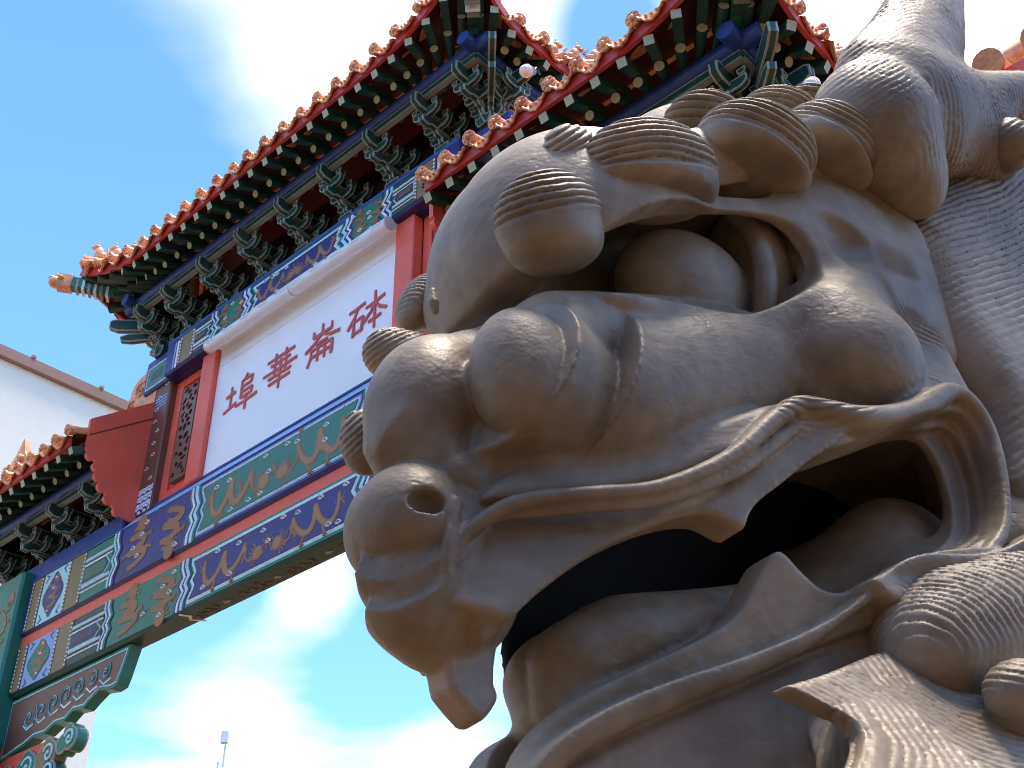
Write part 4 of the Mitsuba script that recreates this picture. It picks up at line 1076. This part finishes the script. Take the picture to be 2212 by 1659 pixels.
# eye socket, undercut behind its rim; eyeball; two lids behind it
sock = [(1205, 585), (1240, 545), (1330, 466), (1440, 425), (1560, 418), (1695, 422), (1765, 470), (1803, 550), (1792, 592), (1700, 640), (1640, 646), (1500, 612), (1340, 590)]
H.slab(PX(sock, lerp([1220, 1800], [.27, .36])) + [0, .10, 0], .36, k=.008, rnd=.008, cut=True)
under = [(1215, 580), (1250, 520), (1340, 425), (1460, 380), (1600, 370), (1720, 385), (1790, 440), (1825, 540), (1790, 580), (1640, 615), (1340, 575)]
H.slab(PX(under, lerp([1220, 1800], [.215, .295])), .22, k=.006, rnd=.02, cut=True)
H.tube([P(1262, 720, .135), P(1400, 724, .145), P(1540, 742, .165), P(1660, 768, .19)], [.074, .074, .074, .070], k=.012)
H.ell(P(1480, 635, .130), (.155, .098, .135), k=.003)
p1 = plane3(P(1575, 472, .17), P(1642, 560, .245), P(1642, 668, .22), P(1800, 600, .15)); p2 = plane3(P(1640, 466, .16), P(1714, 545, .235), P(1735, 645, .22), P(1900, 600, .15))
H.ell(P(1588, 600, .14), (.120, .118, .155), k=.003, planes=[(*p1, .003)])
H.ell(P(1690, 585, .145), (.115, .112, .145), k=.003, planes=[(*p2, .003)])
H.tube([P(1575, 462, .185), P(1622, 503, .222), P(1648, 560, .245), P(1655, 620, .247), P(1648, 700, .225)], [.012, .020, .022, .022, .020], k=.004)
H.tube([P(1652, 458, .195), P(1697, 498, .232), P(1726, 550, .252), P(1742, 610, .255), P(1742, 690, .235)], [.010, .016, .018, .018, .016], k=.004)
# upper lip wall with its side fang
lip = [(960, 1330), (965, 1260), (1000, 1140), (1090, 1090), (1400, 1058), (1580, 1000), (1700, 905), (1770, 880), (1830, 925), (1775, 985), (1702, 1040), (1690, 1105), (1668, 1145), (1640, 1150), (1600, 1128), (1545, 1093), (1440, 1115), (1300, 1180), (1190, 1262), (1120, 1348), (1060, 1325), (962, 1315)]
H.slab(PX(lip, n_up), .07, k=.006, rnd=.010, smooth=2)
# lip folds: pale ridges that run from the nose to the corner of the mouth and round it
nr = lambda x: n_up(x) + .012
H.tube(PX([(968, 1230), (985, 1190), (1010, 1150), (1110, 1090), (1260, 1070), (1420, 1055), (1570, 992), (1660, 915), (1715, 880), (1775, 890), (1850, 912), (1940, 908), (2000, 872), (2050, 850), (2100, 880), (2140, 950), (2163, 1060), (2160, 1150), (2130, 1195)], nr), [.008, .010, .012, .014, .013, .013, .014, .016, .018, .020, .026, .030, .026, .018, .014, .012, .012, .012, .012], k=.014, flat=1.4)
H.tube(PX([(1080, 1120), (1260, 1100), (1430, 1082), (1590, 1020), (1690, 945), (1740, 915), (1800, 925)], lambda x: n_up(x) + .004), [.004, .008, .008, .010, .012, .012, .006], k=.006)
def deep(pts, out, inn, x0):
    # outline of a cut: its rearmost stretch is placed where the cut ends inside, so that the far edge shows there
    q = np.array([P(x, y, n_up(x) + (inn if x > x0 else out)) for x, y in pts]); q[:, 1] = [n_up(x) + out for x, y in pts]
    return q


# stepped rim round the corner of the mouth
rim = [(1790, 905), (1860, 910), (1945, 900), (2005, 868), (2055, 848), (2108, 885), (2145, 960), (2168, 1070), (2165, 1150), (2135, 1215), (2040, 1300), (1900, 1300), (1790, 1050)]
H.slab(PX(rim, lambda x: n_up(x) + .006), .16, k=.006, rnd=.010)
step = [(1845, 940), (1945, 925), (2010, 902), (2055, 900), (2092, 945), (2122, 1050), (2128, 1130), (2110, 1180), (2000, 1210), (1860, 1120)]
H.slab(deep(step, .05, -.018, 2000), .075, k=.004, rnd=.006, cut=True)
step2 = [(1850, 945), (1945, 935), (2010, 925), (2050, 940), (2075, 990), (2098, 1070), (2102, 1140), (2085, 1180), (2000, 1200), (1860, 1110)]
H.slab(deep(step2, .03, -.040, 2000), .078, k=.004, rnd=.006, cut=True)
# solid core of the upper head, so that the mouth has a roof
core = [(1010, 1400), (990, 1050), (1200, 900), (1700, 640), (1950, 600), (2250, 800), (2330, 1000), (2320, 1400), (2100, 1330), (2090, 1100), (1700, 1050), (1300, 1240), (1110, 1420)]
H.slab(PX(core, lambda x: n_up(x) - .04), .45, k=.004, rnd=.02, smooth=1)
# mouth: bore the cavity through the side of the face
cav = [(1075, 1440), (1115, 1375), (1195, 1265), (1305, 1183), (1445, 1117), (1545, 1096), (1600, 1130), (1668, 1148), (1692, 1105), (1704, 1042), (1778, 986), (1835, 935), (1905, 917), (1975, 925), (2025, 985), (2058, 1080), (2062, 1150), (2035, 1190), (1960, 1205), (1890, 1265), (1810, 1275), (1740, 1235), (1690, 1190), (1668, 1192), (1640, 1290), (1500, 1380), (1330, 1460), (1160, 1560), (1110, 1500)]
H.slab(deep(cav, .06, -.045, 1960), .60, k=.008, rnd=.004, cut=True, smooth=2)
inner = [(1150, 1480), (1135, 1340), (1170, 1200), (1290, 1110), (1450, 1030), (1600, 960), (1720, 900), (1850, 880), (2000, 870), (2160, 910), (2300, 1060), (2300, 1230), (2050, 1270), (1850, 1300), (1640, 1350), (1400, 1440), (1160, 1560)]
H.slab(PX(inner, lambda x: n_up(x) - .055), .50, k=.004, rnd=.03, cut=True)
H.tube([P(1150, 775, .125), P(1250, 770, .12), P(1345, 778, .12)], .114, k=.006, planes=[(n1, n1 @ K1 - .012, .003)])
# the front fang
H.slab(PX([(955, 1300), (1085, 1350), (1068, 1470), (1084, 1502), (1066, 1535), (1042, 1560), (1000, 1515), (965, 1470)], .035), .05, k=.006, rnd=.012, smooth=1)
# lower jaw: gum wall with a fang, then the outer band with its ledge, then the chin below
gum = [(1095, 1655), (1150, 1575), (1240, 1510), (1400, 1430), (1550, 1362), (1628, 1312), (1660, 1215), (1672, 1190), (1692, 1190), (1745, 1232), (1815, 1272), (1885, 1258), (1950, 1205), (2050, 1192), (2150, 1200), (2190, 1260), (2050, 1300), (1900, 1340), (1700, 1420), (1450, 1520), (1230, 1630), (1130, 1720)]
H.slab(PX(gum, n_lo), .075, k=.006, rnd=.010)
no = lambda x: n_lo(x) + .024
band = [(1062, 1760), (1120, 1655), (1200, 1590), (1350, 1508), (1500, 1448), (1650, 1398), (1800, 1338), (1885, 1285), (1935, 1215), (1990, 1196), (2070, 1202), (2135, 1200), (2180, 1180), (2205, 1150), (2212, 1220), (2150, 1262), (2060, 1265), (1985, 1250), (1900, 1290), (1815, 1375), (1650, 1445), (1480, 1515), (1300, 1600), (1190, 1680), (1120, 1780)]
H.slab(PX(band, no), .10, k=.004, rnd=.010)
chin = [(1085, 1790), (1150, 1690), (1300, 1590), (1480, 1505), (1700, 1420), (1840, 1350), (1960, 1240), (2100, 1250), (2230, 1150), (2400, 1300), (2300, 1700), (1800, 1900), (1300, 2050)]
H.slab(PX(chin, lambda x: n_lo(x) - .012), .5, k=.01, rnd=.03)
# rear of the jaw, up behind the mouth corner
H.tube(PX([(2100, 790), (2185, 930), (2225, 1080), (2230, 1200)], lerp([2100, 2240], [.28, .30])), [.075, .08, .085, .085], k=.03)
# small tooth at the tip of the jaw, on the far side as on the near side
H.tube([P(1150, 1665, -.02), P(1092, 1600, -.05)], [.02, .022], k=.008)
# upper lip in front of the nose: a ball with two shells under it
BC, BR = P(948, 1262, 0), np.array([.120, .094, .142])
H.ell(BC, BR, k=.006)
q2 = plane3(P(772, 1288, -.02), P(835, 1358, .05), P(972, 1255, .10), BC + [0, 0, .1])
q1 = plane3(P(750, 1175, -.02), P(838, 1294, .05), P(962, 1200, .10), BC + [0, 0, .15])
H.ell(BC + [.004, 0, .012], BR + [.019, .013, .004], k=.002, planes=[(*q2, .002)])
H.ell(BC + [.014, 0, .050], BR + [.026, .014, -.010], k=.002, planes=[(*q1, .002)])
H.ell(P(878, 1132, .010), (.086, .102, .094), k=.003)
H.ell(P(922, 1082, .105), (.030, .03, .019), k=.003, cut=True)
H.tube([P(985, 1085, .105), P(968, 1180, .100), P(962, 1285, .085)], [.010, .010, .004], k=.008)
# palate and throat close the mouth towards the middle
H.ell(np.array([-1.48, 0, -.10]), (.22, .34, .40), k=.03)
# tongue: a thick lump in front, its root humped behind
H.tube([P(1250, 1438, .03), P(1335, 1402, .05), P(1500, 1375, .06), P(1660, 1330, .07)], [.072, .082, .075, .06], k=.012, flat=1.35)
H.tube([P(1228, 1530, .02), P(1238, 1450, .03)], [.06, .07], k=.02, flat=1.3)
H.tube([P(1330, 1420, 0), P(1520, 1400, 0), P(1800, 1340, 0)], [.07, .075, .06], k=.03, flat=1.3)
H.ell(P(1925, 1195, .13), (.115, .10, .105), tilt=-20, k=.02)
# neck and chest carry the head
H.tube([[-1.0, 0, -.35], [-1.15, 0, -.8], [-1.2, 0, -1.2]], [.34, .40, .42], k=.06)
lion_put('stone_lion__head', H)

# chest, haunch and plinth below the frame
B_ = Field([-1.95, -.55, -2.64], [-.55, .55, -.78], .02)
B_.ell(np.array([-1.22, 0, -1.15]), (.46, .44, .50), k=0); B_.ell(np.array([-1.45, 0, -1.75]), (.44, .46, .55), k=.1)
for sy in (-1, 1): B_.tube([[-1.0, .22 * sy, -1.1], [-.86, .25 * sy, -1.6], [-.84, .25 * sy, -2.0]], [.20, .15, .15], k=.08)
lion_put('stone_lion__body', B_)
pb = trimesh.creation.box([1.5, 1.2, .95]); pv = np.asarray(pb.vertices) + [-1.30, 0, -2.64 + .475 - (LO[2] - 2.64)]
pv[:, 2] += -(LO[2] + pv[:, 2].min())
put('stone_lion__plinth', (lion_world(pv), np.asarray(pb.faces)), 'stone')
# ------------------------------------------------------------------ brow curls, ear, mane: parts of the lion with carved grooves
def groove(F, phi, pitch, depth, mask=None, sharp=0.38, warp=0.35, seed=3):
    """carve rounded ridges along the level lines of phi(p)"""
    sel = np.nonzero(np.abs(F.f) < 0.03)
    p = np.stack([F.ax[i][sel[i]] for i in range(3)], 1)
    ph = phi(p) / pitch + warp * (meshkit.fbm(p * 14, 3, seed) - .5) * 2 + 0.16 * (meshkit.noise(p * 90, seed + 7) - .5)
    tooth = np.abs(np.sin(np.pi * ph)) ** sharp
    cell = np.floor(ph)
    amp = 0.7 + 0.5 * meshkit.noise(np.stack([cell * 7.3, p[:, 0] * 9, p[:, 2] * 9], 1), seed + 1)
    m = 1.0 if mask is None else mask(p)
    F.f[sel] += (depth * amp * (1 - tooth) * m).astype(np.float32)


def sstep(a, b, x):
    t = np.clip((x - a) / (b - a), 0, 1); return t * t * (3 - 2 * t)


def unit(v): v = np.asarray(v, float); return v / np.linalg.norm(v)


def curl(x, y, rx, ry, n, slope, thick=.10,  wall=.55, pitch=.0138, ratio=1.0, edge=0.25, lift=0.0, name='stone_lion__brow_curl', depth=.0115, seed=3, drop=.05, deep=1.5):
    """a brow curl: a grooved dome with a clean lower edge, its plain flank below. slope: the fall of the grooves to the front (rise over run)"""
    c = P(x, y, n); s = .00077 * (1 + .35 * max(0, (1000 - y) / 1000)) * ratio
    R = np.array([rx * s, thick, ry * s * 1.08])
    F = Field(c - R * 1.25 - .05, c + R * 1.25 + .05, 0.0029)
    tl = math.degrees(math.atan(-slope)) * -1
    up = unit([slope, .42, 1.0])                                  # the groove planes' normal
    off = up @ c - edge * R[2]
    F.ell(c, R, tilt=-tl * .6, k=0, planes=[(-up, -off, .005)])
    dn = unit([slope * .6, .10, 1.0])
    F.ell(c + [0, -.006, 0], R * [.985, .97, deep], tilt=-tl * .6, k=.006, planes=[(up, off + .002, .004), (-dn, -(dn @ c - drop), .04)])
    groove(F, lambda p: p @ up + .012 * (meshkit.noise(p * 7, seed) - .5) * 2, pitch, depth, lambda p: sstep(off + .002, off + .010, p @ up), seed=seed, warp=.18)
    return lion_put(name, F)


curl(1185, 470, 112, 84, .205, .55, thick=.090, edge=.10, seed=1, drop=.098, deep=1.7)
curl(1404, 365, 154, 82, .262, .34, thick=.105, edge=.22, seed=2, drop=.074, deep=3)
curl(1632, 325, 138, 74, .300, -.22, thick=.110, edge=.25, seed=3, drop=.068, deep=3)
curl(1784, 322, 122, 78, .320, -.44, thick=.110, edge=.25, seed=4, drop=.070, deep=3)
curl(1518, 268, 92, 46, .20, .03, thick=.09, edge=.9, seed=5)
curl(1682, 262, 104, 58, .22, -.05, thick=.09, edge=.9, seed=6)
curl(1738, 234, 74, 36, .12, .0, thick=.08, edge=.9, seed=7)
curl(1236, 338, 66, 62, .205, 1.3, thick=.055, edge=.55, seed=8, drop=.04, pitch=.0125, deep=1.6)
# the far side's brow curl and the two tufts that show past the nose
for x, y, n, r, up in [(907, 655, -.215, (.042, .06, .075), (-.5, 0, .86)), (850, 765, -.16, (.062, .05, .052), (.62, 0, .78)), (787, 955, -.15, (.042, .05, .062), (.75, 0, .66))]:
    c = P(x, y, n); F = Field(c - .12, c + .12, .0026); up = unit(up)
    F.ell(c, r, k=0, tilt=20 if n < -.2 else -15); F.ell(c + [-.04, .03, -.012], np.array(r) * .9, k=.02)
    groove(F, lambda p: p @ up, .0105, .006, lambda p: sstep(-.03, -.005, (p - c) @ np.array([.5, .2, .85])), seed=int(x), warp=.2)
    lion_put('stone_lion__brow_curl' if n < -.2 else 'stone_lion__cheek_tuft', F)
# the drop that hangs at the middle of the brow
F = Field(P(935, 660, 0) - .07, P(935, 660, 0) + .07, .0026)
F.tube([P(935, 628, 0), P(936, 655, .0), P(940, 672, 0)], [.006, .011, .007], k=0)
lion_put('stone_lion__brow_drop', F)
# ear
eN = .37
_e = np.array([P(x, y, eN) for x, y in [(1740, 250), (2320, 250), (2000, 560), (2025, -110)]])
F = Field(_e.min(0) - [.06, .26, .06], _e.max(0) + [.06, .26, .06], .0044)
F.ell(P(1880, 262, eN), (.128, .13, .150), k=0, tilt=12)
F.ell(P(1970, 255, eN - .01), (.165, .12, .170), k=.03)
F.tube([P(1930, 200, eN), P(1985, 80, eN - .02), P(2020, -70, eN - .04)], [.150, .125, .085], k=.03, flat=.75)
F.ell(P(2090, 300, eN), (.14, .10, .13), k=.05)
F.tube([P(1950, 250, eN - .02), P(2080, 232, eN + .01), P(2200, 215, eN + .04)], [.14, .085, .070], k=.06, sub=3)
F.tube([P(1905, 300, eN), P(1968, 395, eN), P(1985, 440, eN - .02)], [.12, .075, .035], k=.05)
ea = P(1985, 250, eN + .1)


def ear_phi(p):
    q = p - ea
    r1 = np.abs(q @ unit([.35, .1, .93]) * 1.0 + .10 * np.sin(6 * q[:, 0])) ; r2 = q @ unit([-.9, .1, .35])
    w = sstep(-.04, .05, q[:, 0] + .4 * q[:, 2])
    return r1 * w + r2 * (1 - w)


groove(F, ear_phi, .0145, .0085, lambda p: .3 + .7 * sstep(.35, .6, meshkit.fbm(p * 6, 3, 41)), warp=.7, seed=9)
lion_put('stone_lion__ear', F)
# mane behind the face
mN = .40
_e = np.array([P(x, y, mN) for x, y in [(1960, 480), (2460, 200), (2460, 1150), (2200, 1150)]])
F = Field(_e.min(0) - [.03, .30, .03], _e.max(0) + [.03, .14, .06], .0044)
F.slab(PX([(1975, 470), (2030, 400), (2085, 330), (2130, 262), (2230, 225), (2400, 200), (2440, 500), (2420, 1150), (2260, 1080), (2200, 880), (2110, 760), (2040, 640)], lerp([1985, 2420], [.36, .42])), .30, k=0, rnd=.09)
F.ell(P(2172, 316, .43), (.062, .07, .064), k=.004)
mb = P(2190, 330, .45); md = None
groove(F, lambda p: (p - mb) @ unit([.50, -.12, .86]) - 1.1 * np.clip(-(p[:, 0] - mb[0] - .06), 0, 1) ** 2, (.0170), .0140, lambda p: sstep(.055, .075, np.linalg.norm(p - P(2172, 316, .43), axis=1)) * (1 - .8 * sstep(.35, .6, np.linalg.norm(p - mb, axis=1))), warp=.32, seed=12)
lion_put('stone_lion__mane_lock', F)
# beard lock under the corner of the mouth
F = Field(P(2320, 1560, .36) - [.08, .22, .08], P(1830, 1230, .36) + [.08, .2, .08], .0036)
F.ell(P(2030, 1390, .30), (.135, .12, .130), k=0, tilt=-20)
F.tube([P(2020, 1400, .34), P(2200, 1330, .36)], [.09, .12], k=.03)
bc = P(2000, 1430, .45)
groove(F, lambda p: np.linalg.norm((p - bc) * [1, .6, 1], axis=1), .0135, .0085, lambda p: .2 + .88 * sstep(.0, .06, (p - bc)[:, 2] + .3 * (p - bc)[:, 0]), warp=.9, seed=14)
lion_put('stone_lion__beard_lock', F)
# ruff on the chest: a pale, upward leaning plate with grooves that follow its edge
ny = lambda y: .33 + (y - 1400) / 260 * .13
ruff = [(1690, 1482), (1690, 1482), (1720, 1474), (1800, 1450), (1940, 1388), (2010, 1400), (2100, 1500), (2260, 1500), (2420, 1560), (2420, 1900), (1780, 1950), (1845, 1660), (1868, 1610), (1858, 1570), (1800, 1535)]
pts = np.array([P(x, y, ny(y)) for x, y in ruff])
F = Field(pts.min(0) - [.05, .22, .05], pts.max(0) + [.05, .03, .05], .0040)
F.slab(pts, .04, k=0, rnd=.008, smooth=2)
back = np.array([P(x, y, ny(y) - .03) for x, y in [(1850, 1465), (1950, 1420), (2100, 1510), (2420, 1580), (2420, 1900), (1880, 1950), (1910, 1640)]])
F.slab(back, .14, k=.01, rnd=.02)
seg1 = np.array([P(x, y, ny(y)) for x, y in [(1700, 1430), (1850, 1520), (1900, 1600), (1880, 1800)]]); seg2 = np.array([P(x, y, ny(y)) for x, y in [(1930, 1380), (1985, 1470), (2080, 1535), (2300, 1590)]])


def seg_dist(p, s):
    d = np.full(len(p), 9.0)
    for a, b in zip(s[:-1], s[1:]):
        v = b - a; t = np.clip((p - a) @ v / (v @ v), 0, 1); d = np.minimum(d, np.linalg.norm(p - a - t[:, None] * v, axis=1))
    return d


groove(F, lambda p: np.minimum(seg_dist(p, seg1), seg_dist(p, seg2)), .0155, .0085, lambda p: sstep(1.0, .75, meshkit.noise(p * 5, 51)), warp=.25, sharp=.4, seed=15)
lion_put('stone_lion__ruff', F)
F = Field(P(2260, 1530, .46) - .12, P(2150, 1430, .46) + .12, .0030)
F.ell(P(2205, 1492, .455), (.062, .05, .046), k=0, tilt=-12); F.ell(P(2210, 1530, .43), (.06, .05, .05), k=.004)
groove(F, lambda p: (p - P(2205, 1492, .455)) @ unit([-.15, .35, .93]), .0120, .005, lambda p: sstep(-.02, .0, (p - P(2205, 1492, .455))[:, 2]), seed=16, warp=.2)
lion_put('stone_lion__ruff_knob', F)

# added wall closing the mouth behind the tongue, its black imitates deep shade
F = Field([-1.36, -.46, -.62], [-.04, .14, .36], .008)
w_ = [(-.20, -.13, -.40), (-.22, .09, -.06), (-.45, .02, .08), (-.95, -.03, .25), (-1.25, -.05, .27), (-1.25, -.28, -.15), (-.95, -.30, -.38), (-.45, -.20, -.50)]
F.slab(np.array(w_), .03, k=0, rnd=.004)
lion_put('stone_lion__added_mouth_wall', F, 'mouth_shade_black')
labels['stone_lion'] = {'label': 'huge carved stone guardian lion with open mouth, curled brows and grooved mane', 'category': 'statue'}
